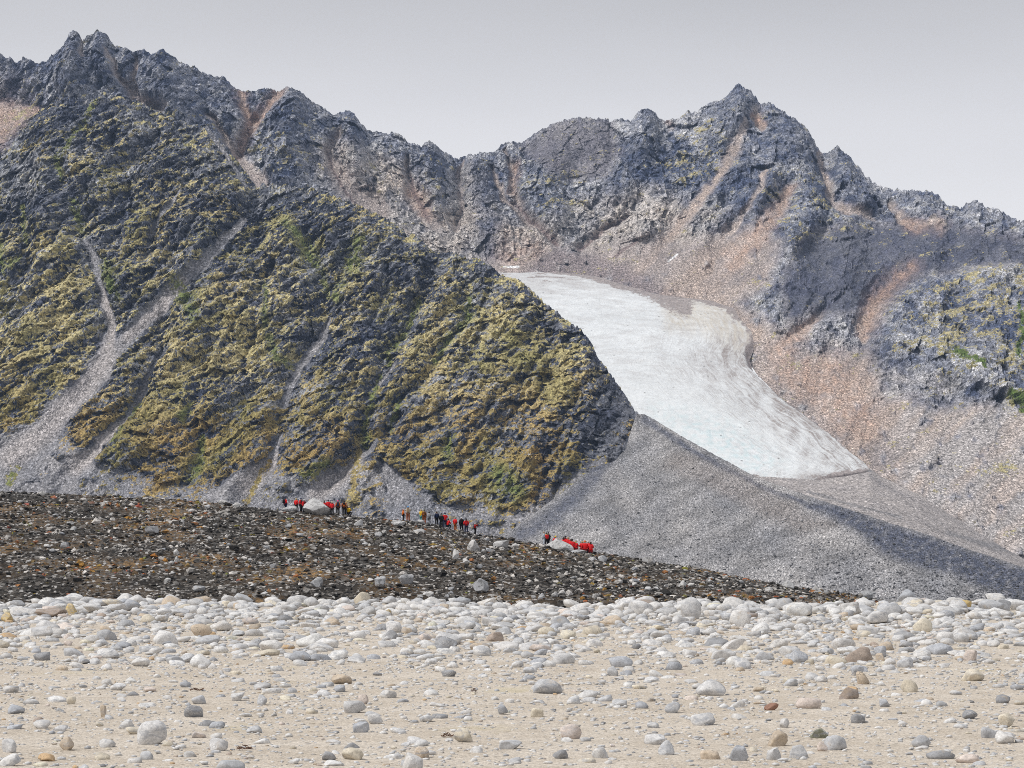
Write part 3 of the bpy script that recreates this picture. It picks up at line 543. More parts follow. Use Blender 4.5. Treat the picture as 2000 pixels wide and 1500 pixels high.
# ---- grey side moraine in front of the glacier
C4 = [(860, 1085, 1600), (930, 1062, 1620), (1000, 1035, 1632), (1060, 990, 1650), (1120, 945, 1672), (1160, 914, 1690), (1200, 900, 1695), (1222, 878, 1705), (1232, 840, 1740), (1242, 812, 1765), (1256, 808, 1768), (1275, 818, 1745), (1300, 833, 1712), (1350, 862, 1662), (1400, 890, 1622), (1480, 933, 1560), (1560, 962, 1505), (1620, 984, 1465), (1700, 1009, 1432), (1800, 1040, 1400), (1900, 1076, 1370), (2000, 1109, 1342), (2090, 1140, 1320)]
B4 = [(860, 1172, 1500), (1250, 1172, 1470), (1480, 1172, 1410), (1700, 1172, 1345), (2000, 1172, 1285), (2090, 1172, 1270)]
X, Y, Z, U, P, T, T2 = sheet(C4, B4, 860, 2090, 420, 150, 6, jag=(1.2, 1.5), prof=1.08, back=.45)
dl4 = 10 * (ridged((X + .4 * Z) / 60, Z / 120, 3, 411) - .5) + 1.5 * fbm(X / 9, Z / 9, 4, 413)
Q = U + 8 * fbm(U / 40, P / 40, 3, 415); R = P + 6 * fbm(U / 40, P / 40, 3, 417)
st = np.clip(.5 + .8 * fbm(X / 26, Z / 18, 4, 419), 0, 1)
col = lerp3((.19, .193, .21), (.33, .318, .315), st)
col = col * (.68 + .6 * np.clip(.5 + 1.3 * fbm((U * .5 + P + 18 * fbm(U / 60, P / 40, 3, 424)) / 26, (U - P) / 160, 5, 421, .6), 0, 1))[..., None]
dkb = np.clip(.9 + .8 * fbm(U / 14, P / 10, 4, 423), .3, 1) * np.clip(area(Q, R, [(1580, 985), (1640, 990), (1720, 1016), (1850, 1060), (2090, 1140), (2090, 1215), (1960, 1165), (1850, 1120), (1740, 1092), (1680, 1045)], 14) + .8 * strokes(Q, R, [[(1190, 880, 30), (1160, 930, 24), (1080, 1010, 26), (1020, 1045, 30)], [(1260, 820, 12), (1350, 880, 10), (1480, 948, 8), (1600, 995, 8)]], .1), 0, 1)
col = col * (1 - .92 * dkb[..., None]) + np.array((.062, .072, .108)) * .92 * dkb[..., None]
br = area(Q, R, [(1320, 880), (1450, 930), (1560, 990), (1640, 1030), (1560, 1040), (1400, 960), (1300, 910)], 16) * .5
col = col * (1 - br[..., None]) + np.array((.235, .205, .19)) * br[..., None]
m_mor = terrain_mat('side_moraine_scree', .5, 1.9, .6)
V4 = np.stack([X, Y - dl4, Z], -1)
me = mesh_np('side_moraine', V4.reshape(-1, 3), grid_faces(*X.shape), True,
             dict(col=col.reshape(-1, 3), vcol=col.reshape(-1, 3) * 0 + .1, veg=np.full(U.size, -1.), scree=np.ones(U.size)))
tag(link('side_moraine', me, m_mor), 'grey rubble moraine curving in front of the glacier', 'moraine', kind='structure')

# ---- loose blocks: many small angular stones joined into one mesh
ICO = bmesh.new(); bmesh.ops.create_icosphere(ICO, subdivisions=1, radius=1)
ICO_V = np.array([v.co[:] for v in ICO.verts]); ICO_F = np.array([[v.index for v in f.verts] for f in ICO.faces]); ICO.free()
def ico(n):
    b = bmesh.new(); bmesh.ops.create_icosphere(b, subdivisions=n, radius=1)
    r = np.array([v.co[:] for v in b.verts]), np.array([[v.index for v in f.verts] for f in b.faces]); b.free(); return r
ICO2, ICO3 = ico(2), ico(3)
OCT_V = np.array([(1, 0, 0), (-1, 0, 0), (0, 1, 0), (0, -1, 0), (0, 0, 1), (0, 0, -1)], float)
OCT_F = np.array([(0, 2, 4), (2, 1, 4), (1, 3, 4), (3, 0, 4), (2, 0, 5), (1, 2, 5), (3, 1, 5), (0, 3, 5)])
def block_cloud(C, size, colr, flat=.6, base=(ICO_V, ICO_F), jit=.32):
    bv, bf = base; n = len(C); k = len(bv)
    V = bv[None] * (1 + jit * rng.normal(size=(n, k, 1)).clip(-1.6, 1.6)) + .12 * rng.normal(size=(n, k, 3))
    V = V * size[:, None, None] * np.stack([rng.uniform(.75, 1.25, n), rng.uniform(.75, 1.25, n), flat * rng.uniform(.7, 1.3, n)], -1)[:, None, :]
    an = rng.uniform(0, 6.28, n); ca, sa = np.cos(an)[:, None], np.sin(an)[:, None]
    V = np.stack([V[..., 0] * ca - V[..., 1] * sa, V[..., 0] * sa + V[..., 1] * ca, V[..., 2]], -1) + C[:, None, :]
    Fc = (bf[None] + (np.arange(n) * k)[:, None, None]).reshape(-1, 3)
    return V.reshape(-1, 3), Fc, np.repeat(colr, k, 0)

def rock_mat(name, s, vein=.0, lich=.0, bump=.02, fs=1.0):
    t = NT(name); p = t.pos()
    n1 = t.noise(p, s, 6, .68, .3); n2 = t.noise(p, s * 5, 4, .6)
    c = t.scale(t.attr('col'), t.math('MULTIPLY', t.rng(n1, .3, .7, .72, 1.2), t.rng(n2, .3, .7, .85, 1.12)))
    if lich:
        q = t.noise(p, s * 1.8, 5, .75); c = t.mix(t.math('MULTIPLY', t.rng(q, .54, .60, 0, 1, True), lich), c, (.022, .021, .02))
        q2 = t.noise(p, s * .7, 5, .7); c = t.mix(t.math('MULTIPLY', t.rng(q2, .60, .66, 0, 1, True), lich * .6), c, (.19, .11, .045))
    t.bump(t.math('ADD', n1, t.math('MULTIPLY', n2, .3)), .7, bump)
    return t.done(c)

n = 13000                                            # stones on the side moraine, on the slope surface
ri = (148 * rng.random(n) ** 1.25).astype(int) + 1; ci = rng.integers(2, 418, n)
cen = V4[ri, ci] + rng.normal(size=(n, 3)) * np.array((.5, .2, .1))
sz = (.22 + .75 * rng.random(n) ** 5) * (1.25 - .6 * ri / 150)
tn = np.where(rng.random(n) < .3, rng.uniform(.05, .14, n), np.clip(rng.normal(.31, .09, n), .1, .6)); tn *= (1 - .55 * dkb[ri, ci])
cl = np.stack([tn * .98, tn * .985, tn * 1.03], -1)
V, Fc, cv = block_cloud(cen, sz, cl, .7, (OCT_V, OCT_F))
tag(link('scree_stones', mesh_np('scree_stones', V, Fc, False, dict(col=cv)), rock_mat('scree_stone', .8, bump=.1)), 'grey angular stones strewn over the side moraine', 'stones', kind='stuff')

# ---- ground under everything
gv = [(-6000, -400, -3.2), (6000, -400, -3.2), (9000, 9000, -3.2), (-9000, 9000, -3.2)]
t = NT('valley_gravel'); n1 = t.noise(t.pos(), .4, 6, .7); m_gr = t.done(t.mix(n1, (.16, .16, .165), (.27, .26, .25)))
tag(link('ground', mesh_np('ground', gv, [(0, 1, 2, 3)], False), m_gr), 'low gravel ground behind the beach', 'ground', kind='structure')

# ---- dark moraine ridge in the middle distance (people stand along its crest)
CM = [(-90, 954), (0, 960), (60, 963), (170, 966), (260, 973), (350, 977), (430, 984), (480, 990), (540, 997), (580, 1000), (640, 1003), (680, 1007), (700, 1011), (760, 1014), (790, 1016), (800, 1018), (825, 1022), (853, 1026), (870, 1031), (888, 1036), (910, 1040), (928, 1043), (1000, 1055),
      (1060, 1064), (1110, 1073), (1150, 1079), (1250, 1092), (1350, 1109), (1450, 1128), (1550, 1146), (1640, 1159), (1720, 1174), (1790, 1190), (1900, 1230)]
C6 = [(x, y, 358.0) for x, y in CM]; B6 = [(-90, 1196, 262), (1400, 1200, 262), (1700, 1215, 272), (1900, 1262, 300)]
X, Y, Z, U, P, T, T2 = sheet(C6, B6, -90, 1900, 440, 112, 9, prof=.82, back=.22)
Y = np.where(T2 > 0, 358 + (Y - 358) * .25, Y); X = (U - CX) / F * Y
wob = sstep(0, .06, T) * (1 - .8 * sstep(.93, 1, T))
Z = Z + wob * (.9 * fbm(X / 14, Y / 11, 3, 501) + .35 * fbm(X / 3, Y / 3, 3, 503)) + .10 * fbm(X / .9, Y / .9, 2, 505)
och = np.clip(.42 + 1.3 * fbm(X / 9, Y / 14, 4, 507) + .35 * np.exp(-((U - 130) / 130) ** 2 - ((P - 1030) / 26) ** 2) + .3 * np.exp(-((U - 1640) / 90) ** 2) + .25 * np.exp(-((U - 600) / 150) ** 2 - ((P - 1130) / 20) ** 2), 0, 1)
col = lerp3((.026, .023, .02), (.24, .15, .07), och ** 2.4)
gv_ = np.clip(.1 + 1.2 * fbm(X / 7, Y / 12, 3, 509), 0, 1) * .35
col = col * (1 - gv_[..., None]) + np.array((.12, .112, .105)) * gv_[..., None]
t = NT('moraine_turf'); p = t.pos(); n1 = t.noise(p, 1.6, 6, .7); n2 = t.noise(p, 6, 4, .7)
t.bump(t.math('ADD', n1, t.math('MULTIPLY', n2, .4)), .9, .25)
vt_ = t.vor(t.vmul(p, (1, .5, 1)), 3.4); ct_ = t.n('SeparateXYZ'); t.l(vt_.outputs['Color'], ct_.inputs[0])
cg = t.scale(t.attr('col'), t.math('MULTIPLY', t.rng(n1, .36, .64, .35, 1.6), t.rng(n2, .36, .64, .55, 1.5)))
cg = t.mix(t.rng(ct_.outputs[0], .56, .58, 0, .85), cg, t.scale(t.mix(t.rng(ct_.outputs[1], .0, .8, 0, 1), (.03, .026, .023), (.17, .155, .14)), t.rng(n2, .36, .64, .6, 1.4)))
m_turf = t.done(t.mix(t.rng(ct_.outputs[0], .935, .945, 0, .9), cg, (.46, .45, .44)))
VM = np.stack([X, Y, Z], -1)
tag(link('moraine_ridge', mesh_np('moraine_ridge', VM.reshape(-1, 3), grid_faces(*X.shape), False, dict(col=col.reshape(-1, 3))), m_turf), 'dark lichen covered moraine ridge rising behind the stone beach', 'ridge', kind='structure')
UM, PM, NRM = U[0], P, 112

def on_ridge(px, py):
    """world point of the ridge surface seen near photo column px, row py (clamped to the crest)"""
    j = int(np.clip(round((px - UM[0]) / (UM[1] - UM[0])), 0, len(UM) - 1))
    colz = VM[:NRM, j]; rows = YH - F * (colz[:, 2] - HC) / colz[:, 1]
    i = int(np.argmin(np.abs(rows - py))) if py > rows.min() else NRM - 1
    v = VM[i, j]
    return np.array(((px - CX) / F * v[1], v[1], v[2]))

# rubble: angular dark and grey stones bedded in the ridge
n = 22500
ri = np.clip((rng.random(n) ** .85 * 114).astype(int) + 1, 1, 116); ci = rng.integers(1, 438, n)
keep = UM[ci] < 1800
cen = VM[ri, ci] + np.stack([rng.normal(0, .15, n), rng.normal(0, .45, n), rng.normal(.02, .03, n)], -1)
sz = .10 + .22 * rng.random(n) ** 2.4 + .32 * (rng.random(n) > .975) * rng.random(n)
sel = rng.random(n); och_r = och[ri, ci]
tn = np.where(sel < .46, rng.uniform(.02, .09, n), np.where(sel < .78, rng.uniform(.12, .30, n), rng.uniform(.36, .70, n)))
cl = np.stack([tn * 1.04, tn * .99, tn * .94], -1)
br = (rng.random(n) < .03 + .30 * och_r ** 2) & (sel < .8)
cl[br] = np.stack([rng.uniform(.2, .45, n), rng.uniform(.12, .25, n), rng.uniform(.04, .10, n)], -1)[br]
V, Fc, cv = block_cloud(cen[keep], sz[keep], cl[keep], .62, (ICO_V, ICO_F), .38)
m_rub = rock_mat('ridge_rubble', 2.2, lich=.55, bump=.08)
tag(link('moraine_rubble', mesh_np('moraine_rubble', V, Fc, False, dict(col=cv)), m_rub), 'black, grey and rusty rubble covering the moraine ridge', 'rubble', kind='stuff')

# ---- single stones and boulders
def stone_shape(a, b, c, seed, base, cuts=4, angular=.0, lumpy=.12):
    r = np.random.default_rng(seed); bv, bf = base; v = bv.copy()
    e = r.uniform(.75, 1.05); v = np.sign(v) * np.abs(v) ** e; v /= np.abs(v).max(0)
    v = v * (1 + lumpy * 1.6 * pn3(v[:, 0] * 1.1 + seed * 1.37 % 97, v[:, 1] * 1.1, v[:, 2] * 1.1)[:, None])
    for _ in range(cuts):
        nrm = r.normal(size=3); nrm /= np.linalg.norm(nrm); lim = r.uniform(.55 - .12 * angular, .92 - .12 * angular)
        d = v @ nrm - lim; v = v - np.where(d > 0, d * (.75 + .22 * angular), 0)[:, None] * nrm
    v = v * (1 + .045 * pn3(v[:, 0] * 3.5, v[:, 1] * 3.5 + seed * .77 % 53, v[:, 2] * 3.5)[:, None])
    v = v / (np.abs(v).max(0)) * np.array((a, b, c))
    tx, ty, tz = r.uniform(-.16, .16), r.uniform(-.16, .16), 0
    R = np.array(((1, 0, tx), (0, 1, ty), (-tx, -ty, 1))); v = v @ R.T
    return v, bf

PAL = dict(white=(.74, .73, .72), pale=(.66, .66, .665), grey=(.53, .54, .56), blue=(.47, .49, .53), dark=(.33, .335, .35), cream=(.70, .64, .53), tan=(.58, .49, .39), orange=(.60, .43, .26),
           brown=(.42, .35, .30), pink=(.68, .60, .55), red=(.33, .19, .14), green=(.24, .25, .19), yellow=(.60, .46, .22))

def stone_mat(name):
    t = NT(name); p = t.pos(); sd = t.attr('seed', True)
    off = t.n('CombineXYZ'); t.l(t.math('MULTIPLY', sd, 37.0), off.inputs[0]); t.l(t.math('MULTIPLY', sd, 91.0), off.inputs[1])
    ad = t.n('VectorMath', operation='ADD'); t.l(p, ad.inputs[0]); t.l(off.outputs[0], ad.inputs[1]); q = ad.outputs[0]
    n1 = t.noise(q, 9, 6, .68, .4); n2 = t.noise(q, 45, 4, .65); n3 = t.noise(t.vmul(q, (1, .5, 2.4)), 10, 3, .55, .9)
    c = t.scale(t.attr('col'), t.math('MULTIPLY', t.rng(n1, .33, .67, .70, 1.14), t.rng(n2, .33, .67, .80, 1.12)))
    c = t.mix(t.math('MULTIPLY', t.rng(n3, .50, .60, 0, 1, True), t.rng(sd, .1, .9, .05, .6)), c, (.34, .36, .40))
    vein = t.math('MULTIPLY', t.rng(t.math('ABSOLUTE', t.math('SUBTRACT', n3, .5)), 0, .022, 1, 0, True), t.rng(sd, .45, .75, 0, .6))
    c = t.mix(vein, c, t.mix(t.rng(sd, .6, .62, 0, 1), (.22, .23, .25), (.72, .71, .70)))
    lich = t.math('MULTIPLY', t.rng(n1, .575, .63, 0, 1, True), t.rng(t.noise(q, 60, 3, .7), .47, .54, 0, .75))
    c = t.mix(t.math('MULTIPLY', lich, t.rng(sd, .0, .8, .95, .15)), c, (.07, .068, .065))
    warm = t.math('MULTIPLY', t.rng(t.noise(q, 5, 4, .6), .6, .7, 0, 1, True), .35); c = t.mix(warm, c, (.45, .36, .25))
    t.bump(t.math('ADD', n1, t.math('MULTIPLY', n2, .35)), .55, .012)
    t.b.inputs['Roughness'].default_value = .75
    return t.done(c)
m_stone = stone_mat('beach_stone'); m_bould = rock_mat('ridge_boulder', 1.3, lich=.5, bump=.10)

# ---- beach
def zb(x, d):
    u = CX + F * x / d
    lift = .05 * np.exp(-((u - 780) / 150) ** 2) - .10 * np.exp(-((u - 1050) / 110) ** 2) - .05 * np.exp(-((u - 1600) / 120) ** 2) + .03 * np.exp(-((u - 1890) / 150) ** 2) + .02 * np.exp(-((u - 250) / 200) ** 2)
    z = .46 + (np.minimum(d, 66.0) - 25) * .0284 + lift * sstep(50, 64, d) + (.035 + .05 * sstep(56, 63, d)) * fbm(x / 3.1, d / 4.2, 3, 601) + .012 * fbm(x / .7, d / .9, 2, 603)
    return z - 2.6 * sstep(66, 82, d)
nr, nc = 210, 240
dd = np.concatenate([np.geomspace(4.5, 20, 25), np.geomspace(20.3, 67, 165), np.linspace(67.5, 95, 20)])[:, None]
uu = np.linspace(-900, 2900, nc)[None, :]; X = (uu - CX) / F * dd; Y = np.broadcast_to(dd, X.shape); Z = zb(X, Y)
t = NT('beach_sand'); p = t.pos()
n0 = t.noise(p, .9, 6, .7); n1 = t.noise(p, 14, 6, .75); v = t.vor(p, 55); v2 = t.vor(p, 21)
cs = t.n('SeparateXYZ'); t.l(v.outputs['Color'], cs.inputs[0]); cs2 = t.n('SeparateXYZ'); t.l(v2.outputs['Color'], cs2.inputs[0])
c = t.mix(t.rng(n0, .35, .65, 0, 1, True), (.55, .485, .405), (.65, .59, .515))
c = t.scale(c, t.math('MULTIPLY', t.rng(n1, .33, .67, .80, 1.15), t.rng(cs.outputs[0], 0, 1, .72, 1.22)))
bit = t.math('MULTIPLY', t.rng(cs2.outputs[0], .86, .87, 0, 1), t.rng(v2.outputs['Distance'], .42, .30, 0, 1))
c = t.mix(t.math('MULTIPLY', bit, .85), c, t.mix(t.rng(cs2.outputs[1], .35, .65, 0, 1), (.20, .17, .14), (.66, .64, .61)))
alg = t.math('MULTIPLY', t.rng(t.noise(t.vmul(p, (1, .6, 1)), .55, 4, .6), .62, .72, 0, 1, True), .35)
c = t.mix(alg, c, (.50, .43, .22))
t.bump(t.math('ADD', n1, t.math('MULTIPLY', t.math('SUBTRACT', 1.0, v.outputs['Distance']), .25)), .9, .02)
m_sand = t.done(c)
tag(link('beach', mesh_np('beach', np.stack([X, Y, Z], -1).reshape(-1, 3), grid_faces(nr, nc), True), m_sand), 'beige sandy beach rising to a stone berm', 'beach', kind='structure')

DT = np.linspace(18, 66, 2000)
def on_beach(px, py):
    x = (px - CX) / F * DT; rows = YH - F * (zb(x, DT) - HC) / DT
    i = int(np.argmin(np.abs(rows - py))); return x[i], DT[i], float(zb(x[i:i + 1], DT[i:i + 1])[0])

def single(name, loc, v, f, colr, mat, seed, parent=None, jitter=.05, smooth=True):
    r = np.random.default_rng(seed + 99)
    cc = np.clip(np.array(colr) * (1 + r.normal(0, jitter)), .02, .75)
    me = mesh_np(name, v, f, smooth, dict(col=np.tile(cc, (len(v), 1)), seed=np.full(len(v), r.random())))
    return link(name, me, mat, parent, loc)

# (px, foot row, width px, height px, colour, angular 0..1, label)
ST = [
 (1346, 1209, 46, 43, 'pale', .0, 'tall upright egg shaped pale boulder on the berm crest'), (1432, 1192, 44, 28, 'white', .0, 'white rounded slab just right of and behind the upright egg boulder'), (1441, 1222, 50, 32, 'white', .0, 'broad white rounded stone in front of the white slab on the berm'),
 (1558, 1204, 58, 27, 'white', .0, 'long white loaf shaped boulder on the berm below the rusty moraine end'), (1678, 1196, 34, 22, 'white', .1, 'white hump stone on the berm in front of the orange moraine tip'), (1735, 1202, 52, 27, 'grey', .1, 'light grey lumpy boulder on the berm right of the orange moraine tip'),
 (1787, 1194, 42, 24, 'cream', .1, 'cream boulder with flat foot on the right part of the berm crest'), (1880, 1190, 40, 19, 'yellow', .0, 'white and orange stained boulder on the right berm crest'), (1935, 1197, 54, 26, 'grey', .1, 'grey rounded boulder second from the right edge on the berm crest'), (1986, 1190, 48, 22, 'white', .0, 'white boulder at the right edge on the berm crest'),
 (1710, 1218, 52, 27, 'pale', .0, 'smooth tilted oval stone one row below the right berm crest'), (1698, 1241, 46, 23, 'pale', .0, 'long smooth oval stone two rows below the right berm crest'), (1845, 1256, 37, 23, 'white', .0, 'round white stone of the pair below the right berm'), (1878, 1254, 37, 21, 'pale', .0, 'round pale grey stone of the pair below the right berm'),
 (1800, 1234, 42, 27, 'cream', .0, 'round cream stone between the oval stones and the right berm'), (1674, 1292, 60, 28, 'brown', .4, 'wide brown grey flat topped stone right of centre'), (1719, 1290, 20, 16, 'tan', .5, 'small brown stone beside the wide brown grey stone'), (1557, 1293, 43, 25, 'blue', .3, 'grey stone with dark streaks left of the wide brown stone'),
 (1645, 1268, 52, 24, 'pale', .0, 'broad pale stone above the wide brown grey stone'), (1450, 1306, 37, 23, 'pale', .1, 'white banded stone below the broad stones of the berm'), (1388, 1358, 60, 31, 'pale', .2, 'large flat based pale stone in the sand right of centre'), (1683, 1336, 31, 25, 'tan', .3, 'tan barrel shaped stone below the wide brown stone'),
 (1658, 1365, 41, 23, 'brown', .7, 'brown three cornered stone below the tan barrel stone'), (1775, 1351, 34, 23, 'cream', .3, 'cream coloured stone alone in the sand on the right'), (1505, 1387, 32, 14, 'red', .9, 'reddish brown sharp slab lying in the sand'), (1371, 1416, 52, 28, 'pale', .3, 'mottled white and grey stone below the large flat based stone'),
 (1531, 1421, 23, 18, 'white', .7, 'small white block below the reddish brown slab'), (1599, 1441, 41, 21, 'green', .5, 'greenish grey mossy stone low on the right'), (1518, 1457, 42, 30, 'tan', .6, 'tan angular block with a dark foot low on the right'), (1632, 1464, 46, 29, 'grey', .5, 'grey wedge shaped stone low on the right'),
 (1606, 1467, 21, 19, 'pink', .1, 'small pinkish stone leaning on the grey wedge stone'), (1442, 1485, 37, 30, 'blue', .1, 'grey stone crossed by a white vein near the bottom'), (1508, 1483, 35, 27, 'pale', .7, 'white cube shaped stone near the bottom'), (1560, 1481, 40, 27, 'grey', .4, 'grey rough stone right of the white cube stone'),
 (1800, 1458, 41, 23, 'grey', .1, 'grey smooth stone above the dark flat stone at lower right'), (1841, 1481, 64, 17, 'dark', .4, 'dark flat elongated stone at lower right'), (1967, 1419, 36, 27, 'cream', .8, 'cream angular stone near the right edge'), (1962, 1451, 39, 24, 'white', .1, 'white round stone below the cream angular stone'),
 (1930, 1441, 36, 23, 'grey', .3, 'grey brown stone touching the white round stone near the right edge'), (1893, 1403, 33, 17, 'dark', .0, 'dark grey oval stone near the right edge'), (1958, 1373, 29, 17, 'dark', .7, 'dark grey wedge above the cream angular stone'), (1676, 1412, 29, 19, 'dark', .5, 'dark grey block above the greenish mossy stone'),
 (1063, 1353, 72, 29, 'grey', .1, 'long grey stone with a smooth back in the middle of the sand'), (1146, 1362, 45, 15, 'pale', .2, 'low striped stone right of the long grey stone'), (983, 1395, 23, 20, 'blue', .7, 'bluish grey block below the long grey stone'), (1050, 1400, 27, 17, 'cream', .2, 'cream pebble stone below the long grey stone'),
 (687, 1392, 58, 25, 'pale', .3, 'broad white stone with a dark end left of centre'), (711, 1375, 25, 20, 'pink', .1, 'pinkish egg stone leaning on the broad white stone'), (905, 1449, 40, 29, 'cream', .5, 'pale humped stone with a brown foot low in the middle'), (1114, 1442, 44, 29, 'pink', .4, 'pinkish mottled stone low in the middle'),
 (998, 1463, 48, 21, 'grey', .3, 'speckled grey stone low in the middle'), (823, 1480, 31, 23, 'tan', .2, 'pale tan round stone near the bottom'), (803, 1503, 46, 34, 'white', .1, 'white stone cut by the bottom edge below the pale tan stone'), (690, 1483, 46, 23, 'cream', .2, 'cream coloured long stone near the bottom left of centre'),
 (1171, 1480, 35, 24, 'white', .3, 'white blocky stone near the bottom right of centre'), (1303, 1474, 34, 28, 'grey', .1, 'grey rounded stone near the bottom below a pale wide stone'), (1281, 1453, 46, 21, 'pale', .2, 'pale wide stone just above the grey rounded stone near the bottom'), (1093, 1481, 33, 17, 'dark', .4, 'dark grey flat stone near the bottom in the middle'),
 (704, 1430, 36, 25, 'blue', .5, 'grey wedge with white vein below the broad white stone'), (937, 1273, 41, 18, 'tan', .3, 'tan flat topped stone below the berm in the middle'), (923, 1261, 16, 9, 'orange', .3, 'small orange stone on top of the tan flat topped stone'), (755, 1202, 17, 13, 'yellow', .4, 'small yellow stone among the white stones of the berm'),
 (767, 1235, 38, 23, 'pale', .0, 'large round pale stone below the small yellow stone'), (764, 1248, 27, 17, 'dark', .2, 'dark grey stone below the large round pale stone'), (876, 1259, 52, 23, 'pale', .1, 'broad pale stone left of the tan flat topped stone'), (1200, 1219, 46, 18, 'tan', .0, 'tan grey striped oval stone on the berm in the middle'),
 (1252, 1202, 50, 31, 'white', .0, 'big white dome boulder on the berm left of the upright egg boulder'), (1279, 1243, 30, 17, 'grey', .1, 'grey oval stone below the big white dome boulder'), (1211, 1302, 50, 21, 'blue', .3, 'bluish pale ridge backed stone in the sand'), (1199, 1320, 26, 19, 'grey', .6, 'small grey tan block in front of the bluish ridge backed stone'),
 (876, 1321, 31, 13, 'dark', .1, 'dark speckled oval stone alone in the sand'), (1315, 1392, 34, 22, 'grey', .6, 'pale tan slanting block in the sand below the banded stones'), (298, 1453, 60, 47, 'pale', .2, 'biggest stone at lower left, white dome with a grey foot'), (378, 1400, 38, 26, 'dark', .4, 'dark banded stone with a white end at lower left'),
 (388, 1374, 30, 20, 'grey', .2, 'black speckled round stone above the dark banded stone'), (463, 1368, 31, 21, 'pale', .4, 'pale stone with a flat cut face at left'), (513, 1376, 22, 20, 'grey', .5, 'small upright grey stone right of the pale cut stone'), (582, 1291, 54, 21, 'blue', .1, 'joined pair of bluish grey stones left of centre'),
 (394, 1303, 47, 26, 'white', .0, 'white rounded stone left of centre below the berm'), (275, 1301, 37, 18, 'white', .2, 'white stone with a brown foot at left'), (161, 1297, 26, 15, 'grey', .7, 'grey block at the left below the berm'), (297, 1289, 12, 10, 'orange', .3, 'tiny orange stone at left'),
 (203, 1401, 16, 27, 'tan', .7, 'thin tan stone standing upright at left'), (142, 1375, 23, 15, 'cream', .7, 'cream angular stone left of the upright thin stone'), (248, 1423, 35, 19, 'white', .3, 'white stone with a grey foot above the biggest lower left stone'), (288, 1483, 29, 17, 'grey', .1, 'grey loaf stone below the biggest lower left stone'),
 (132, 1465, 32, 27, 'tan', .5, 'tan based stone at lower left'), (17, 1469, 31, 27, 'pale', .2, 'pale blocky stone at the left edge'), (428, 1466, 38, 27, 'pale', .3, 'pale grey lumpy stone right of the biggest lower left stone'), (388, 1441, 29, 14, 'pink', .4, 'pinkish flat stone right of the biggest lower left stone'),
 (496, 1431, 32, 15, 'grey', .0, 'grey smooth oval stone at lower left of centre'), (92, 1486, 36, 14, 'orange', .2, 'orange tan low slab near the lower left corner'), (21, 1496, 42, 24, 'white', .4, 'white stone in the lower left corner'), (450, 1506, 58, 26, 'grey', .1, 'wide grey stone cut by the bottom edge at left'),
 (665, 1335, 46, 22, 'tan', .5, 'brown stone with a pale top left of centre'), (666, 1351, 27, 14, 'blue', .4, 'striped bluish stone below the brown pale topped stone'), (392, 1243, 44, 25, 'tan', .2, 'rusty brown and grey stone below the left berm'), (99, 1204, 64, 17, 'brown', .9, 'dark brown jagged slab lying on the left berm'),
 (141, 1201, 25, 23, 'yellow', .7, 'yellowish upright slab behind the dark brown jagged slab'), (242, 1176, 38, 24, 'white', .3, 'white tilted boulder rising from the left berm crest'), (396, 1177, 38, 17, 'tan', .2, 'brownish boulder on the left berm crest'), (13, 1215, 24, 19, 'yellow', .4, 'yellow tan stone near the left edge below the berm'),
 (1898, 1290, 34, 25, 'pink', .2, 'pinkish white round stone at right below the berm'), (1770, 1303, 38, 21, 'grey', .3, 'grey brown two part stone below the right berm'), (1720, 1283, 26, 24, 'blue', .2, 'upright bluish grey stone below the right berm'), (1673, 1316, 28, 22, 'blue', .2, 'blue grey round stone above the tan barrel stone'),
 (1580, 1383, 52, 24, 'pink', .3, 'pinkish pale wide stone left of the brown three cornered stone'), (1898, 1330, 50, 24, 'cream', .3, 'pale pinkish wide stone below the right berm near the cream stone'), (1727, 1380, 22, 16, 'blue', .2, 'small blue grey stone beside the wedge stones on the right'),
]
placed = []                                           # (x, y, radius) of stones already lying there
for k, (px, py, w, h, cn_, ang, lab) in enumerate(ST):
    x, d, z = on_beach(px, py); s_ = d / F
    a = w * s_ / 2; c_ = h * s_ / 2 * 1.3; b = a * rng.uniform(.7, 1.0); ang = min(1, ang * 1.1 + .28)
    v, f = stone_shape(a, b, c_, 1000 + k, ICO3, cuts=6 + int(6 * ang), angular=ang, lumpy=.14)
    v[:, 2] += c_ * .54
    tag(single('stone', (x, d, z), v, f, PAL[cn_], m_stone, k), lab, 'stone', 'stones on the beach')
    placed.append((x, d, max(a, b)))

CELL = .5; H = {}
def hput(x, y, r): H.setdefault((int(x // CELL), int(y // CELL)), []).append((x, y, r))
for q in placed: hput(*q)
def free(x, y, r, k):
    i, j = int(x // CELL), int(y // CELL)
    for a in range(i - 1, i + 2):
        for b in range(j - 1, j + 2):
            for (X0, Y0, R0) in H.get((a, b), ()):
                if (X0 - x) ** 2 + ((Y0 - y) * .8) ** 2 < (k * (R0 + r)) ** 2: return False
    return True
names = ['white', 'pale', 'grey', 'blue', 'dark', 'cream', 'tan', 'orange', 'brown', 'pink']
cand = []
def scatter(nn, d0, d1, smin, smax, pw, k, dens, probs):
    got = 0
    for _ in range(nn):
        d = math.sqrt(rng.uniform(d0 * d0, d1 * d1)); px = rng.uniform(-300, 2300)
        if rng.random() > dens(px, d): continue
        x = (px - CX) / F * d; r = .5 * (smin + (smax - smin) * rng.random() ** pw)
        if not free(x, d, r, k): continue
        hput(x, d, r); got += 1
        cand.append((x, d, r, names[rng.choice(10, p=probs)], rng.random()))
pb = np.array([.40, .33, .14, .05, .01, .04, .01, .004, .004, .012]); pb /= pb.sum()
pm = np.array([.34, .32, .17, .06, .025, .05, .025, .007, .012, .02]); pm /= pm.sum()
nz = lambda px, d: float(pn2(np.array([px / 160.]), np.array([d / 4.0]), 611)[0])
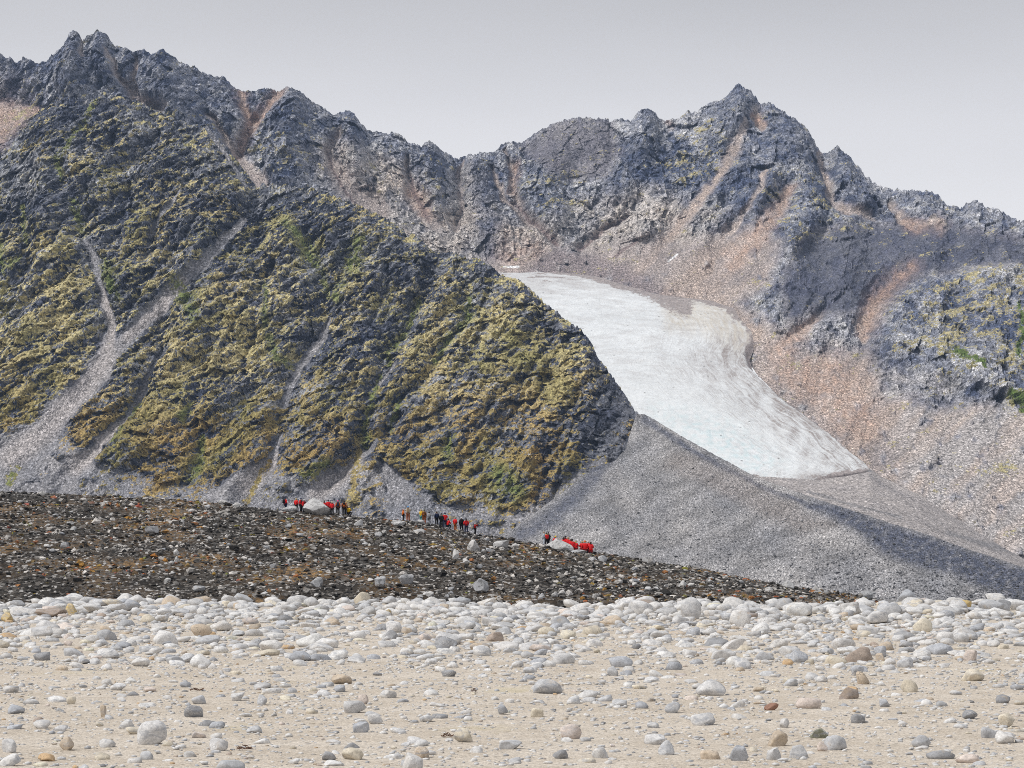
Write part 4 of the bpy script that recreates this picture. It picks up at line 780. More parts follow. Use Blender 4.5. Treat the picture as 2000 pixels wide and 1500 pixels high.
scatter(1342, 59.5, 66.5, .26, .58, 1.9, .66, lambda px, d: np.clip(.75 + .6 * nz(px, d), .2, 1), pb)
scatter(1830, 57, 66.5, .12, .34, 1.5, .64, lambda px, d: np.clip(.7 + .6 * nz(px, d), .2, 1), pb)
scatter(2684, 41, 61, .11, .46, 2.4, .76, lambda px, d: np.clip((d - 38) / 17 + .6 * nz(px, d) + .12 * (px > 1250), .04, 1), pm)
scatter(6200, 32, 64, .06, .25, 1.9, .80, lambda px, d: np.clip((d - 31) / 20 + .8 * nz(px, d), .06, 1), pm)
scatter(1586, 21, 40, .05, .21, 2.2, 1.05, lambda px, d: np.clip(.42 + .6 * nz(px, d), .08, 1), pm)
scatter(10370, 20, 62, .022, .085, 1.4, .95, lambda px, d: np.clip(.45 + .8 * nz(px, d) + (d - 30) / 50, .08, 1), pm)
scatter(11500, 20, 44, .018, .08, 1.6, .92, lambda px, d: np.clip(.62 + .9 * nz(px * 1.7, d * 1.6), .10, 1), pm)
import re as _re
def ref_of(lab): return _re.split(r' (?:on|with|just|in|at|of|below|above|behind|beside|left|right|one|two|near|alone|low|lying|rising|leaning|between|touching|cut|crossed|second|among|standing|and) ', lab + ' ')[0]
def refs(tab):
    rs = [ref_of(t_[6]) for t_ in tab]; return [(t_[0], t_[1], r_) for t_, r_ in zip(tab, rs) if rs.count(r_) == 1 and len(r_.split()) >= 3]
USED = set()
def place_label(px, py, what, marks, extra=''):
    for mx, my, rf in sorted(marks, key=lambda m: (m[0] - px) ** 2 + (2 * (m[1] - py)) ** 2)[:24]:
        dx, dy = px - mx, py - my
        far = math.hypot(dx, 2 * dy); near = 'just ' if far < 60 else ''
        w_ = ('right of' if dx > 0 else 'left of') if abs(dx) > 1.6 * abs(dy) else ('below' if dy > 0 else 'above')
        if abs(dx) <= 1.6 * abs(dy) and abs(dx) > .6 * abs(dy): w_ += ' and ' + ('right of' if dx > 0 else 'left of')
        for lab in (f'{what} {near}{w_} the {rf}', f'{what} {extra} {near}{w_} the {rf}'.replace('  ', ' ')):
            if lab not in USED and len(lab.split()) <= 16: USED.add(lab); return lab
    return f'{what} {extra}'
BMARK = refs(ST)
order = sorted(range(len(cand)), key=lambda i: -cand[i][2] / cand[i][1])
vis = [i for i in order if -10 < CX + F * cand[i][0] / cand[i][1] < 2010 and cand[i][1] > 23.2][:190]
big = set(vis); SV, SF, SCc, SS = [], [], [], []; off = 0
LABS = dict(white='white', pale='pale grey', grey='mid grey', blue='bluish grey', dark='dark grey', cream='cream', tan='tan', orange='orange', brown='brown', pink='pinkish')
for i, (x, d, r, cn_, sd) in enumerate(cand):
    asp = rng.uniform(.7, 1.0); hgt = r * rng.uniform(.34, .72); ang = max(0, rng.normal(.55, .3)); z = float(zb(np.array([x]), np.array([d]))[0])
    berm = 1 if d > 57 else 0
    lift = hgt * rng.uniform(-.1, .5) + berm * r * rng.uniform(-.1, .35)
    an = rng.uniform(-.6, .6)
    v, f = stone_shape(r, r * asp, hgt, i + 5, ICO3 if i in big else (ICO2 if r / d > .00155 else (ICO_V, ICO_F)), cuts=int(5 + 6 * ang), angular=min(ang, .9), lumpy=.2)
    v = np.stack([v[:, 0] * math.cos(an) - v[:, 1] * math.sin(an), v[:, 0] * math.sin(an) + v[:, 1] * math.cos(an), v[:, 2]], -1)
    v[:, 2] += lift
    if i in big:
        tag(single('stone', (x, d, z), v, f, PAL[cn_], m_stone, i + 300, jitter=.08), place_label(CX + F * x / d, YH - F * (z - HC) / d, LABS[cn_] + (' angular' if ang > .5 else ' rounded') + (' flat' if hgt < .45 * r else '') + ' stone', BMARK, 'on the berm' if berm else 'in the sand'), 'stone', 'stones on the beach')
    else:
        SV.append(v + np.array((x, d, z))); SF.append(f + off); off += len(v)
        SCc.append(np.tile(np.clip(np.array(PAL[cn_]) * (1 + .09 * rng.normal()), .03, .75), (len(v), 1))); SS.append(np.full(len(v), sd))
tag(link('shingle', mesh_np('shingle', np.concatenate(SV), np.concatenate(SF), True, dict(col=np.concatenate(SCc), seed=np.concatenate(SS))), m_stone), 'smaller rounded pale stones covering the beach and berm', 'shingle', kind='stuff')

n = 11000                                              # pebbles and grit
d = np.sqrt(rng.uniform(20 ** 2, 60 ** 2, n)); px = rng.uniform(-300, 2300, n); x = (px - CX) / F * d
kp = rng.random(n) < np.clip(.45 + .8 * pn2(px / 160., d / 4.0, 611), .08, 1); x, d = x[kp], d[kp]; n = len(x)
pal = np.array([PAL[k] for k in names]); cl = pal[rng.choice(10, n, p=pm)] * rng.uniform(.8, 1.05, (n, 1))
V, Fc, cv = block_cloud(np.stack([x, d, zb(x, d) + .002], -1), rng.uniform(.008, .026, n), cl, .5, (OCT_V, OCT_F))
tag(link('pebbles', mesh_np('pebbles', V, Fc, True, dict(col=cv, seed=np.repeat(rng.random(n), 6))), m_stone), 'tiny pebbles and shell grit scattered on the sand', 'pebbles', kind='stuff')

# ---- dried seaweed scraps
t = NT('dry_seaweed'); m_weed = t.done(t.scale(t.mix(t.noise(t.pos(), 30, 4, .6), (.08, .05, .035), (.2, .11, .07)), 1.0)); t.b.inputs['Roughness'].default_value = .6
for k, (px, py, w, lab) in enumerate([(385, 1350, 30, 'curled brown seaweed scrap above the dark banded stone'), (478, 1465, 34, 'brown seaweed scrap low at left of centre'), 
                                      (877, 1440, 30, 'black seaweed strip beside the pale humped stone'), (925, 1352, 12, 'tiny reddish seaweed bit in the middle of the sand')]):
    x, d, z = on_beach(px, py); L_ = w * d / F; b = bmesh.new()
    for s_ in range(4):
        n_ = 9; y0 = rng.uniform(-.03, .03); ph = rng.uniform(0, 6); am = rng.uniform(.008, .02); pr = None
        for i in range(n_):
            tt = i / (n_ - 1); xx = (tt - .5) * L_ * rng.uniform(.8, 1.0) + rng.uniform(-.01, .01); yy = y0 + .03 * math.sin(tt * 5 + ph); zz = .006 + am * (1 + math.sin(tt * 9 + ph)) ; wd_ = .007 * (1 - .6 * abs(tt - .5))
            q = [b.verts.new((xx, yy - wd_, zz)), b.verts.new((xx, yy + wd_, zz + .004)), b.verts.new((xx, yy + wd_, zz + .008)), b.verts.new((xx, yy - wd_, zz + .005))]
            if pr:
                for a in range(4): b.faces.new((pr[a], pr[(a + 1) % 4], q[(a + 1) % 4], q[a]))
            else: b.faces.new(q[::-1])
            pr = q
        b.faces.new(pr)
    me = bpy.data.meshes.new('seaweed'); b.to_mesh(me); b.free()
    tag(link('seaweed', me, m_weed, loc=(x, d, z)), lab, 'seaweed', 'seaweed scraps on the sand')

# ---- boulders on the moraine ridge: (px, foot row, width, height, colour, angular, label)
BL = [(622, 1004, 66, 34, 'pale', .6, 'big pale boulder with the group in red gathered behind it'), (567, 996, 38, 14, 'grey', .9, 'flat grey block on the ridge left of the big pale boulder'), (1090, 1073, 62, 21, 'pale', .3, 'long pale grey boulder in front of the seated red group'),
      (1132, 1077, 40, 17, 'pale', .4, 'smaller pale boulder touching the long pale grey boulder'), (1128, 1083, 44, 10, 'grey', .6, 'low flat slab below the seated red group'), (940, 1157, 34, 30, 'grey', .8, 'large square grey block at the foot of the ridge'), (793, 1141, 32, 20, 'grey', .8, 'pale grey split block low on the ridge'),
      (740, 1146, 26, 22, 'grey', .8, 'grey slanting block low on the ridge left of the split block'), (295, 1043, 32, 15, 'dark', .6, 'dark flat boulder with pale edges on the left ridge'), (820, 1042, 30, 14, 'pale', .7, 'pale slab below the middle group of people'), (780, 1026, 30, 13, 'pale', .5, 'pale cluster stone on the crest left of the middle group'),
      (1592, 1163, 30, 23, 'white', .8, 'white block near the right end of the ridge'), (1692, 1168, 32, 16, 'grey', .6, 'grey boulder at the rusty right tip of the ridge'), (1056, 1173, 18, 16, 'grey', .5, 'round grey block behind the berm in the middle'), (925, 1076, 26, 24, 'white', .9, 'white standing slab right of the middle group'),
      (888, 1090, 18, 20, 'white', .9, 'white striped upright rock on the ridge'), (952, 1078, 30, 10, 'grey', .5, 'low grey slab beside the white standing slab'), (980, 1068, 34, 14, 'pale', .5, 'pale humped boulder on the crest before the long pale boulder'), (910, 1101, 16, 11, 'white', .8, 'small white block below the striped upright rock'),
      (1335, 1148, 20, 14, 'pale', .8, 'pale angular block at the right foot of the ridge'), (1265, 1100, 28, 14, 'pale', .5, 'pale boulder on the crest right of the seated group'), (1175, 1095, 26, 14, 'grey', .5, 'grey boulder below the right end of the seated group'), (1540, 1150, 26, 16, 'pale', .8, 'pale pair block on the crest left of the white block'),
      (398, 977, 20, 12, 'pale', .6, 'pale block standing on the left crest'), (437, 985, 24, 13, 'white', .5, 'white block on the crest left of the red group'), (463, 991, 18, 11, 'white', .5, 'small white block on the crest beside the white block'), (326, 1138, 16, 10, 'white', .2, 'white oval stone low on the left ridge'), (389, 1154, 26, 13, 'grey', .5, 'pale grey boulder at the foot of the left ridge'),
      (345, 1100, 14, 16, 'pale', .8, 'small pale block in the middle of the left ridge'), (345, 1085, 12, 12, 'white', .8, 'small white block above the small pale block on the left ridge'), (620, 1145, 28, 22, 'grey', .6, 'grey block low on the ridge under the red group'), (128, 1068, 22, 12, 'grey', .6, 'grey block on the left ridge by the ochre patch'), (357, 1023, 14, 12, 'pale', .7, 'pale stub rock high on the left ridge'),
      (740, 1048, 18, 10, 'pale', .5, 'pale stone on the ridge between the two standing groups'), (700, 1027, 20, 12, 'pale', .5, 'pale stone just right of the red group')]
RMARK = refs(BL)
for k, (px, py, w, h, cn_, ang, lab) in enumerate(BL):
    q = on_ridge(px, py); s_ = q[1] / F; a = w * s_ / 2; c_ = h * s_ / 2 * 1.15; b = a * rng.uniform(.55, .8)
    v, f = stone_shape(a, b, c_ * 1.15, 3000 + k, ICO3, cuts=9 + int(9 * ang), angular=min(1, ang + .2), lumpy=.22)
    if k in (0, 2, 11, 14, 23, 24): v[:, 0] = v[:, 0] * (1 - .55 * np.clip(v[:, 2] / c_, 0, 1)) - (.22 * a * np.clip(v[:, 2] / c_, 0, 1) if k == 0 else 0)
    v[:, 2] += c_ * .5
    colr = np.array(PAL[cn_]) * .85
    tag(single('boulder', q + np.array((0, -.4 if k < 5 else 0, 0)), v, f, colr, m_bould, 700 + k, smooth=False), lab, 'boulder', 'boulders on the moraine ridge')
for k in range(130):
    px = rng.uniform(0, 1650); top = np.interp(px, [c[0] for c in CM], [c[1] for c in CM]); py = top + (1172 - top) * rng.random() ** 1.1
    q = on_ridge(px, py); s_ = q[1] / F; w = rng.uniform(9, 17); a = w * s_ / 2
    if any(abs(px - B[0]) < B[2] * .6 and abs(py - B[1]) < 14 for B in BL): continue
    v, f = stone_shape(a, a * rng.uniform(.6, .9), a * rng.uniform(.5, .8), 4000 + k, ICO2, cuts=9, angular=.8, lumpy=.16); v[:, 2] += a * .4
    nm = ['white', 'pale', 'grey', 'blue'][rng.choice(4, p=[.25, .35, .3, .1])]
    tag(single('boulder', q, v, f, np.array(PAL[nm]) * .8, m_bould, 800 + k, smooth=False), place_label(px, py, {'white': 'whitish', 'pale': 'pale grey', 'grey': 'mid grey', 'blue': 'bluish grey'}[nm] + ' boulder in the ridge rubble', RMARK, 'with rough faces'), 'boulder', 'boulders on the moraine ridge')

# ------------------------------------------------------------------ people
def skin_mesh(name, J, E, sub=1):
    """grow one continuous surface round a skeleton: J name -> (x, y, z, radius), E list of joint pairs"""
    keys = list(J); ix = {k: i for i, k in enumerate(keys)}
    me = bpy.data.meshes.new(name + '_bones'); me.from_pydata([J[k][:3] for k in keys], [(ix[a], ix[b]) for a, b in E], [])
    o = bpy.data.objects.new(name, me); COL.objects.link(o)
    o.modifiers.new('s', 'SKIN')
    for i, k in enumerate(keys):
        r = J[k][3]; me.skin_vertices[0].data[i].radius = (r, r) if np.isscalar(r) else r
        me.skin_vertices[0].data[i].use_root = (i == 0)
    ss = o.modifiers.new('u', 'SUBSURF'); ss.levels = sub; ss.render_levels = sub
    dg = bpy.context.evaluated_depsgraph_get(); m2 = bpy.data.meshes.new_from_object(o.evaluated_get(dg)); m2.name = name
    bpy.data.objects.remove(o); bpy.data.meshes.remove(me)
    m2.polygons.foreach_set('use_smooth', np.ones(len(m2.polygons), bool)); return m2

def pose(kind):
    J = dict(pelvis=(0, 0, .95), waist=(0, 0, 1.10), chest=(0, 0, 1.32), neck=(0, 0, 1.49), head=(0, -.02, 1.60), crown=(0, -.01, 1.71), nose=(0, -.12, 1.59))
    arm = dict(sh=(.19, 0, 1.41), el=(.25, .03, 1.14), wr=(.23, -.10, .92), ha=(.22, -.15, .84)); leg = dict(hip=(.10, 0, .90), kn=(.12, -.03, .50), an=(.12, .02, .10), to=(.13, -.15, .05))
    if kind == 'photo': arm.update(el=(.30, -.18, 1.22), wr=(.10, -.32, 1.50), ha=(.05, -.34, 1.57))
    if kind == 'pocket': arm.update(el=(.30, .05, 1.15), wr=(.20, -.13, 1.02), ha=(.13, -.18, 1.00)); leg.update(kn=(.12, -.08, .5))
    if kind == 'stride': leg.update(kn=(.11, -.10, .50))
    if kind in ('sit', 'crouch'):
        dz = -.52 if kind == 'sit' else -.42
        for k in J: J[k] = (J[k][0], J[k][1] - .05 - .12 * max(0, J[k][2] - 1.0), J[k][2] + dz)
        arm = dict(sh=(.19, -.08, 1.41 + dz), el=(.27, -.18, 1.16 + dz), wr=(.14, -.38, 1.10 + dz), ha=(.08, -.43, 1.12 + dz))
        leg = dict(hip=(.11, -.06, .90 + dz), kn=(.16, -.46, .50), an=(.15, -.40 if kind == 'sit' else -.2, .10), to=(.16, -.56 if kind == 'sit' else -.36, .05))
    return J, arm, leg

MESH = {}
def person_meshes(kind):
    if kind in MESH: return MESH[kind]
    B, arm, leg = pose(kind)
    def side(v, s): return (v[0] * s, v[1], v[2])
    # body: one continuous figure
    J = {k: (*B[k], r) for k, r in (('pelvis', .13), ('waist', .12), ('chest', .14), ('neck', .055), ('head', .092), ('crown', .07), ('nose', .016))}
    E = [('pelvis', 'waist'), ('waist', 'chest'), ('chest', 'neck'), ('neck', 'head'), ('head', 'crown'), ('head', 'nose')]
    for s, n_ in ((1, 'l'), (-1, 'r')):
        for k, r in (('sh', .065), ('el', .045), ('wr', .034), ('ha', .038)): J[n_ + k] = (*side(arm[k], s), r)
        for k, r in (('hip', .10), ('kn', .062), ('an', .045), ('to', .04)): J[n_ + k] = (*side(leg[k], s), r)
        E += [('chest', n_ + 'sh'), (n_ + 'sh', n_ + 'el'), (n_ + 'el', n_ + 'wr'), (n_ + 'wr', n_ + 'ha'), ('pelvis', n_ + 'hip'), (n_ + 'hip', n_ + 'kn'), (n_ + 'kn', n_ + 'an'), (n_ + 'an', n_ + 'to')]
        h = np.array(side(arm['ha'], s)); w_ = np.array(side(arm['wr'], s)); dr = (h - w_) / np.linalg.norm(h - w_); sd_ = np.array((0, .7, .7)) if abs(dr[2]) < .8 else np.array((0, 1., 0))
        for q, (o_, ln) in enumerate(((-.03, .06), (-.01, .075), (.012, .07), (.032, .055))):
            b_ = h + sd_ * o_; e_ = b_ + dr * ln
            J[f'{n_}f{q}'] = (*e_, .009); E.append((n_ + 'ha', f'{n_}f{q}'))
        th = h - dr * .02 + np.array((-.05 * s, -.02, 0)); J[n_ + 'th'] = (*th, .010); E.append((n_ + 'ha', n_ + 'th'))
    body = skin_mesh('person_body', J, E)
    # jacket
    J2 = {k: (*B[k], r) for k, r in (('waist', .175), ('pelvis', .19), ('chest', .185))}
    J2['collar'] = (B['neck'][0], B['neck'][1], B['neck'][2] - .02, .095); lo = np.array(B['pelvis']) * 1.0; lo[2] -= .10 if kind not in ('sit', 'crouch') else .02; J2['hem'] = (*lo, .19)
    E2 = [('waist', 'pelvis'), ('pelvis', 'hem'), ('waist', 'chest'), ('chest', 'collar')]
    for s, n_ in ((1, 'l'), (-1, 'r')):
        for k, r in (('sh', .105), ('el', .085), ('wr', .062)): J2[n_ + k] = (*side(arm[k], s), r)
        E2 += [('chest', n_ + 'sh'), (n_ + 'sh', n_ + 'el'), (n_ + 'el', n_ + 'wr')]
    jacket = skin_mesh('jacket', J2, E2)
    # trousers, boots
    J3 = {'pelvis': (*B['pelvis'], .165)}; E3 = []
    for s, n_ in ((1, 'l'), (-1, 'r')):
        for k, r in (('hip', .125), ('kn', .092), ('an', .082)): J3[n_ + k] = (*side(leg[k], s), r)
        E3 += [('pelvis', n_ + 'hip'), (n_ + 'hip', n_ + 'kn'), (n_ + 'kn', n_ + 'an')]
    trousers = skin_mesh('trousers', J3, E3)
    boots = [skin_mesh('boot', {'a': (*side(leg['an'], s), .075), 'h': (leg['an'][0] * s, leg['an'][1] + .02, .05, .06), 't': (*side(leg['to'], s), .05)}, [('a', 'h'), ('h', 't')]) for s in (1, -1)]
    hx, hy, hz = B['head']
    def dome(name, r, lift, cut, sq=1.0, nub=False):
        b = bmesh.new(); bmesh.ops.create_uvsphere(b, u_segments=12, v_segments=8, radius=r)
        bmesh.ops.delete(b, geom=[v for v in b.verts if v.co.z < cut * r], context='VERTS')
        for v in b.verts: v.co.z *= sq; v.co += Vector((hx, hy + .015, hz + lift))
        if nub: bmesh.ops.create_icosphere(b, subdivisions=1, radius=.04, matrix=__import__('mathutils').Matrix.Translation((hx, hy + .015, hz + lift + r * sq)))
        me = bpy.data.meshes.new(name); b.to_mesh(me); b.free(); me.polygons.foreach_set('use_smooth', np.ones(len(me.polygons), bool)); return me
    hat = dome('hat', .125, .03, -.15, 1.1, True); hair = dome('hair', .118, .02, -.45, 1.05); hood = dome('hood', .14, .0, -.7, 1.1)
    # back pack: rounded sack with pocket, straps
    cx_, cy_, cz_ = B['chest']
    def sack(name, sx, sy, sz_, oy, oz):
        b = bmesh.new(); bmesh.ops.create_cube(b, size=1)
        for v in b.verts: v.co = Vector((v.co.x * sx * (1 - .15 * (v.co.z > 0)), v.co.y * sy, v.co.z * sz_))
        bmesh.ops.bevel(b, geom=list(b.edges), offset=.04, segments=2, affect='EDGES')
        for v in b.verts: v.co += Vector((cx_, cy_ + oy, cz_ + oz))
        me = bpy.data.meshes.new(name); b.to_mesh(me); b.free(); return me
    pack = sack('backpack', .32, .20, .50, .26, -.06); pocket = sack('pocket', .24, .10, .22, .39, -.16)
    def strap(s):
        pts = [(.10 * s, .17, .12), (.11 * s, .04, .19), (.11 * s, -.13, .12), (.12 * s, -.17, -.05), (.15 * s, -.05, -.2)]
        return skin_mesh('strap', {str(i): (cx_ + p[0], cy_ + p[1], cz_ + p[2], .022) for i, p in enumerate(pts)}, [(str(i), str(i + 1)) for i in range(4)])
    straps = [strap(1), strap(-1)]
    vp = [(.09, -.20, -.12), (.10, -.17, .05), (.10, -.06, .18), (0, .10, .19), (-.10, -.06, .18), (-.10, -.17, .05), (-.09, -.20, -.12)]
    vest = skin_mesh('life_vest', {str(i): (cx_ + p[0], cy_ + p[1], cz_ + p[2], .045) for i, p in enumerate(vp)}, [(str(i), str(i + 1)) for i in range(6)])
    MESH[kind] = dict(body=body, jacket=jacket, trousers=trousers, boots=boots, hat=hat, hair=hair, hood=hood, pack=pack, pocket=pocket, straps=straps, vest=vest)
    return MESH[kind]

CLOTH = {}
KC = dict(red=(.72, .018, .022), dred=(.42, .02, .02), orange=(.62, .15, .02), rust=(.36, .10, .025), brown=(.20, .085, .03), yellow=(.72, .47, .03), black=(.012, .012, .014), navy=(.015, .025, .07), white=(.62, .60, .56), cream=(.60, .52, .40), teal=(.10, .33, .33), paleblue=(.52, .58, .66), blue=(.05, .25, .55),
          grey=(.22, .23, .25), pink=(.70, .06, .25), tan=(.36, .26, .16), blond=(.50, .36, .16), darkhair=(.05, .032, .02), skin=(.45, .26, .18), green=(.10, .12, .05), ltgrey=(.55, .56, .58), limey=(.62, .60, .12))
def cloth(k):
    if k not in CLOTH:
        t = NT('cloth_' + k if k not in ('skin', 'blond', 'darkhair') else k); n1 = t.noise(t.pos(), 12, 4, .6); t.bump(n1, .4, .02)
        CLOTH[k] = t.done(t.scale(t.mix(0.0, KC[k], KC[k]), t.rng(n1, .3, .7, .8, 1.15))); t.b.inputs['Roughness'].default_value = .7
    return CLOTH[k]
def wear(name, me, colr, parent):
    o = bpy.data.objects.new(name, me); COL.objects.link(o); o.parent = parent
    if not me.materials: me.materials.append(None)
    o.material_slots[0].link = 'OBJECT'; o.material_slots[0].material = cloth(colr); return o
def person(px, foot, pose_, yaw, jacket, trousers, head, headc, label, group, pack=None, vest=None, size=1.0, back=.3):
    M = person_meshes(pose_); q = on_ridge(px, foot); d = q[1] + back
    o = bpy.data.objects.new('person', None); COL.objects.link(o); o.empty_display_size = .3
    zz = min(q[2], HC + (YH - foot) / F * d) if foot > 0 else q[2]
    o.location = ((px - CX) / F * d, d, q[2] - .03); o.rotation_euler = (0, 0, math.radians(yaw)); o.scale = (size,) * 3
    wear('body', M['body'], 'skin', o); wear('jacket', M['jacket'], jacket, o); wear('trousers', M['trousers'], trousers, o)
    for b in M['boots']: wear('boot', b, 'black', o)
    wear({'hat': 'hat', 'hair': 'hair', 'hood': 'hood'}[head], M[head], headc, o)
    if pack:
        p_ = wear('backpack', M['pack'], pack[0], o); wear('pocket', M['pocket'], pack[-1], p_)
        for s in M['straps']: wear('strap', s, 'black', p_)
    if vest: wear('life_vest', M['vest'], vest, o)
    return tag(o, label, 'person', group)
GA, GB, GC = 'people gathered by the big pale boulder', 'people standing in a loose line along the ridge', 'people sitting by the long pale boulder'
PEOPLE = [
 (557.5, 997, 'pocket', 130, 'red', 'navy', 'hat', 'navy', 'person in red jacket and navy hat standing alone above the flat grey block', GA, ('black',), None, 1.0, .9),
 (578.5, 1000, 'stride', 150, 'red', 'black', 'hair', 'blond', 'person in red with yellow vest, left of the pair beside the big pale boulder', GA, None, 'limey', 1.0, .3),
 (587.5, 1001, 'pocket', 60, 'red', 'black', 'hat', 'navy', 'person in red with dark blue hat at the left end of the big pale boulder', GA, None, 'black', 1.02, .3),
 (594.0, 1002, 'stand', 40, 'red', 'black', 'hat', 'ltgrey', 'person in red jacket and light hat partly hidden by the big pale boulder', GA, None, 'black', 1.0, 1.1),
 (605.0, 1003, 'crouch', 180, 'red', 'black', 'hair', 'blond', 'person whose light haired head just shows over the big pale boulder', GA, None, None, 1.35, 1.4),
 (615.0, 1003, 'crouch', 250, 'red', 'black', 'hair', 'blond', 'person in red leaning over the right slope of the big pale boulder', GA, None, 'limey', 1.32, 1.4),
 (627.0, 1003, 'stand', 180, 'red', 'black', 'hair', 'darkhair', 'person in red with black pack, first right of the big pale boulder top', GA, ('black',), None, .9, 1.1),
 (633.5, 1003, 'stand', 200, 'red', 'black', 'hat', 'black', 'person in red with dark hat, second right of the big pale boulder top', GA, None, 'black', .92, 1.0),
 (641.0, 1003, 'stand', 190, 'red', 'black', 'hat', 'navy', 'tall person in red with black hat behind the right foot of the big pale boulder', GA, None, None, 1.0, .6),
 (648.5, 1006, 'stand', 175, 'red', 'black', 'hat', 'cream', 'person in red with cream hat standing clear of the big pale boulder', GA, None, 'black', 1.0, .1),
 (660.0, 1006, 'stand', 180, 'orange', 'black', 'hat', 'pink', 'person in orange jacket with pink hat and navy backpack', GA, ('navy',), None, 1.03, .1),
 (672.0, 1007, 'stand', 180, 'rust', 'black', 'hair', 'darkhair', 'person in rust orange jacket carrying a large black and orange backpack', GA, ('black', 'orange'), None, 1.05, .1),
 (676.5, 1007, 'stand', 160, 'tan', 'black', 'hair', 'blond', 'blond person half hidden behind the large black and orange backpack', GA, None, None, 1.0, 1.0),
 (680.5, 1008, 'crouch', 150, 'yellow', 'black', 'hat', 'cream', 'person in yellow jacket crouching at the right end of the first group', GA, None, None, 1.0, .1),
 (787.5, 1015, 'pocket', 120, 'orange', 'black', 'hood', 'orange', 'person in orange red hooded jacket at the left end of the middle group', GB, None, None, .8, .3),
 (797.0, 1017, 'photo', 180, 'cream', 'rust', 'hat', 'blue', 'person in cream jacket with bright blue hat and tan pack', GB, ('tan',), None, 1.08, .0),
 (822.5, 1021, 'photo', 150, 'yellow', 'teal', 'hair', 'blond', 'person in yellow jacket and teal trousers', GB, None, None, .98, .3),
 (828.5, 1022, 'stand', 170, 'brown', 'rust', 'hat', 'green', 'person in brown jacket and rust trousers with green hat', GB, ('brown', 'rust'), None, 1.03, .1),
 (838.0, 1026, 'pocket', 110, 'grey', 'grey', 'hat', 'black', 'person in grey clothes with a pale bag at the waist', GB, None, 'white', 1.0, .1),
 (853.0, 1026, 'stand', 200, 'navy', 'black', 'hair', 'darkhair', 'person in navy jacket and black trousers', GB, None, None, 1.02, .1),
 (862.0, 1030, 'pocket', 200, 'black', 'black', 'hat', 'black', 'person dressed all in black with black hat beside a red jacket', GB, None, None, 1.02, .1),
 (869.0, 1031, 'photo', 190, 'red', 'navy', 'hat', 'navy', 'person in red jacket with navy hat and navy trousers', GB, None, 'white', 1.12, .2),
 (874.5, 1033, 'crouch', 150, 'red', 'black', 'hair', 'darkhair', 'small crouching person in red right of the navy hatted one', GB, None, None, 1.0, .1),
 (888.8, 1037, 'pocket', 140, 'red', 'rust', 'hair', 'tan', 'person in long red jacket and rust trousers standing alone', GB, None, 'cream', .98, .1),
 (901.5, 1039, 'stand', 180, 'black', 'black', 'hat', 'ltgrey', 'person all in black with light grey hat', GB, ('black',), None, 1.05, .1),
 (910.5, 1042, 'pocket', 180, 'red', 'navy', 'hat', 'black', 'person in red jacket with black hat and crossed straps near the right end', GB, ('dred', 'red'), 'black', 1.06, .0),
 (928.0, 1043, 'photo', 60, 'dred', 'black', 'hat', 'ltgrey', 'person in dark red jacket holding a camera at the right end of the middle group', GB, None, None, .85, .2),
 (1062.0, 1065, 'pocket', 80, 'paleblue', 'paleblue', 'hair', 'tan', 'person in pale blue long coat at the left end of the long pale boulder', GC, None, None, 1.0, .4),
 (1067.5, 1066, 'stand', 200, 'red', 'black', 'hair', 'darkhair', 'person in red and yellow between the pale blue coat and the black jacket', GC, None, 'limey', .98, 1.2),
 (1071.5, 1066, 'pocket', 230, 'black', 'black', 'hat', 'black', 'person in black jacket behind the left end of the long pale boulder', GC, None, None, .98, .8),
 (1085.0, 1068, 'sit', 180, 'red', 'black', 'hat', 'yellow', 'person in red with yellow hat behind the middle of the long pale boulder', GC, None, None, 1.12, 1.2),
 (1093.0, 1070, 'sit', 180, 'red', 'black', 'hair', 'tan', 'person in red sitting low behind the right slope of the long pale boulder', GC, None, None, .98, 1.2),
 (1100.5, 1072, 'sit', 170, 'red', 'dred', 'hair', 'darkhair', 'person in red sitting at the left of the tight red row', GC, None, 'black', 1.22, .9),
 (1105.0, 1072, 'crouch', 190, 'red', 'dred', 'hat', 'black', 'person in red with tall black hat, highest of the seated red row', GC, None, 'black', 1.22, 1.3),
 (1110.0, 1073, 'sit', 180, 'red', 'dred', 'hair', 'tan', 'person in red with light hair right of the tall black hat', GC, None, None, 1.28, 1.0),
 (1115.0, 1075, 'sit', 160, 'red', 'dred', 'hair', 'darkhair', 'person in red with dark hair in the middle of the seated red row', GC, None, 'black', 1.22, 1.2),
 (1119.0, 1076, 'sit', 200, 'red', 'dred', 'hat', 'black', 'person in red with dark cap toward the right of the seated red row', GC, None, None, 1.18, .7),
 (1124.0, 1077, 'sit', 170, 'red', 'dred', 'hair', 'blond', 'blond person in red at the right end of the seated red row', GC, None, 'limey', 1.08, .6),
 (1137.5, 1079, 'sit', 180, 'red', 'dred', 'hair', 'blond', 'blond person in red at the left of the last four', GC, None, None, 1.16, .1),
 (1143.0, 1080, 'sit', 190, 'red', 'dred', 'hat', 'orange', 'person in red with orange hat among the last four', GC, None, None, 1.28, .5),
 (1148.5, 1080, 'sit', 170, 'red', 'dred', 'hat', 'white', 'person in red with white hat among the last four', GC, None, None, 1.22, .2),
 (1154.0, 1081, 'sit', 185, 'red', 'dred', 'hair', 'darkhair', 'person in red with dark hair at the far right of all people', GC, None, 'black', 1.22, .3),
]
for a in PEOPLE: person(*a)

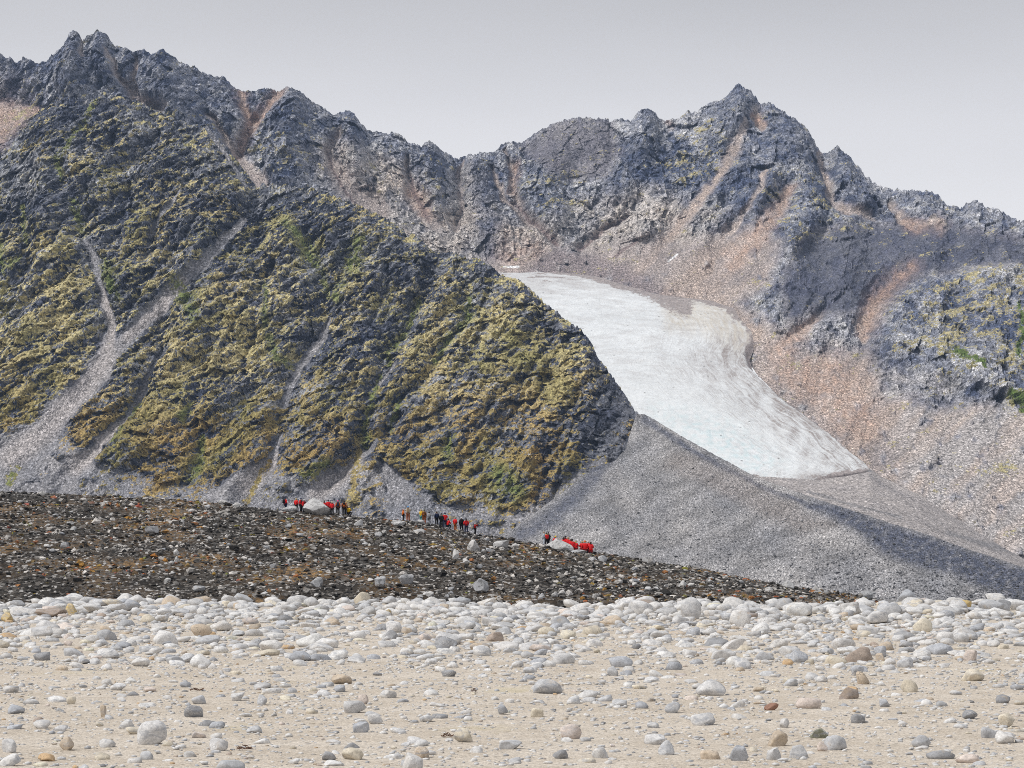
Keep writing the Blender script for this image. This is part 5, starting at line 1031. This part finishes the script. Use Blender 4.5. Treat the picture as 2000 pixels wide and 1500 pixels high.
# ------------------------------------------------------------------ air
HZ = True
if HZ:
    x0, x1, y0, y1, z0, z1 = -2600, 2600, -30, 4200, -12, 720
    hv = [(x, y, z) for z in (z0, z1) for y in (y0, y1) for x in (x0, x1)]
    hf = [(0, 2, 3, 1), (4, 5, 7, 6), (0, 1, 5, 4), (2, 6, 7, 3), (0, 4, 6, 2), (1, 3, 7, 5)]
    m = bpy.data.materials.new('haze'); m.use_nodes = True; nt = m.node_tree; nt.nodes.clear()
    o_ = nt.nodes.new('ShaderNodeOutputMaterial'); pv = nt.nodes.new('ShaderNodeVolumePrincipled')
    pv.inputs['Color'].default_value = (.50, .68, 1.0, 1); pv.inputs['Density'].default_value = 3.0e-5; pv.inputs['Anisotropy'].default_value = 0.0
    nt.links.new(pv.outputs[0], o_.inputs['Volume'])
    tag(link('haze', mesh_np('haze', hv, hf, False), m), 'thin bluish air over the valley', 'haze', kind='stuff')
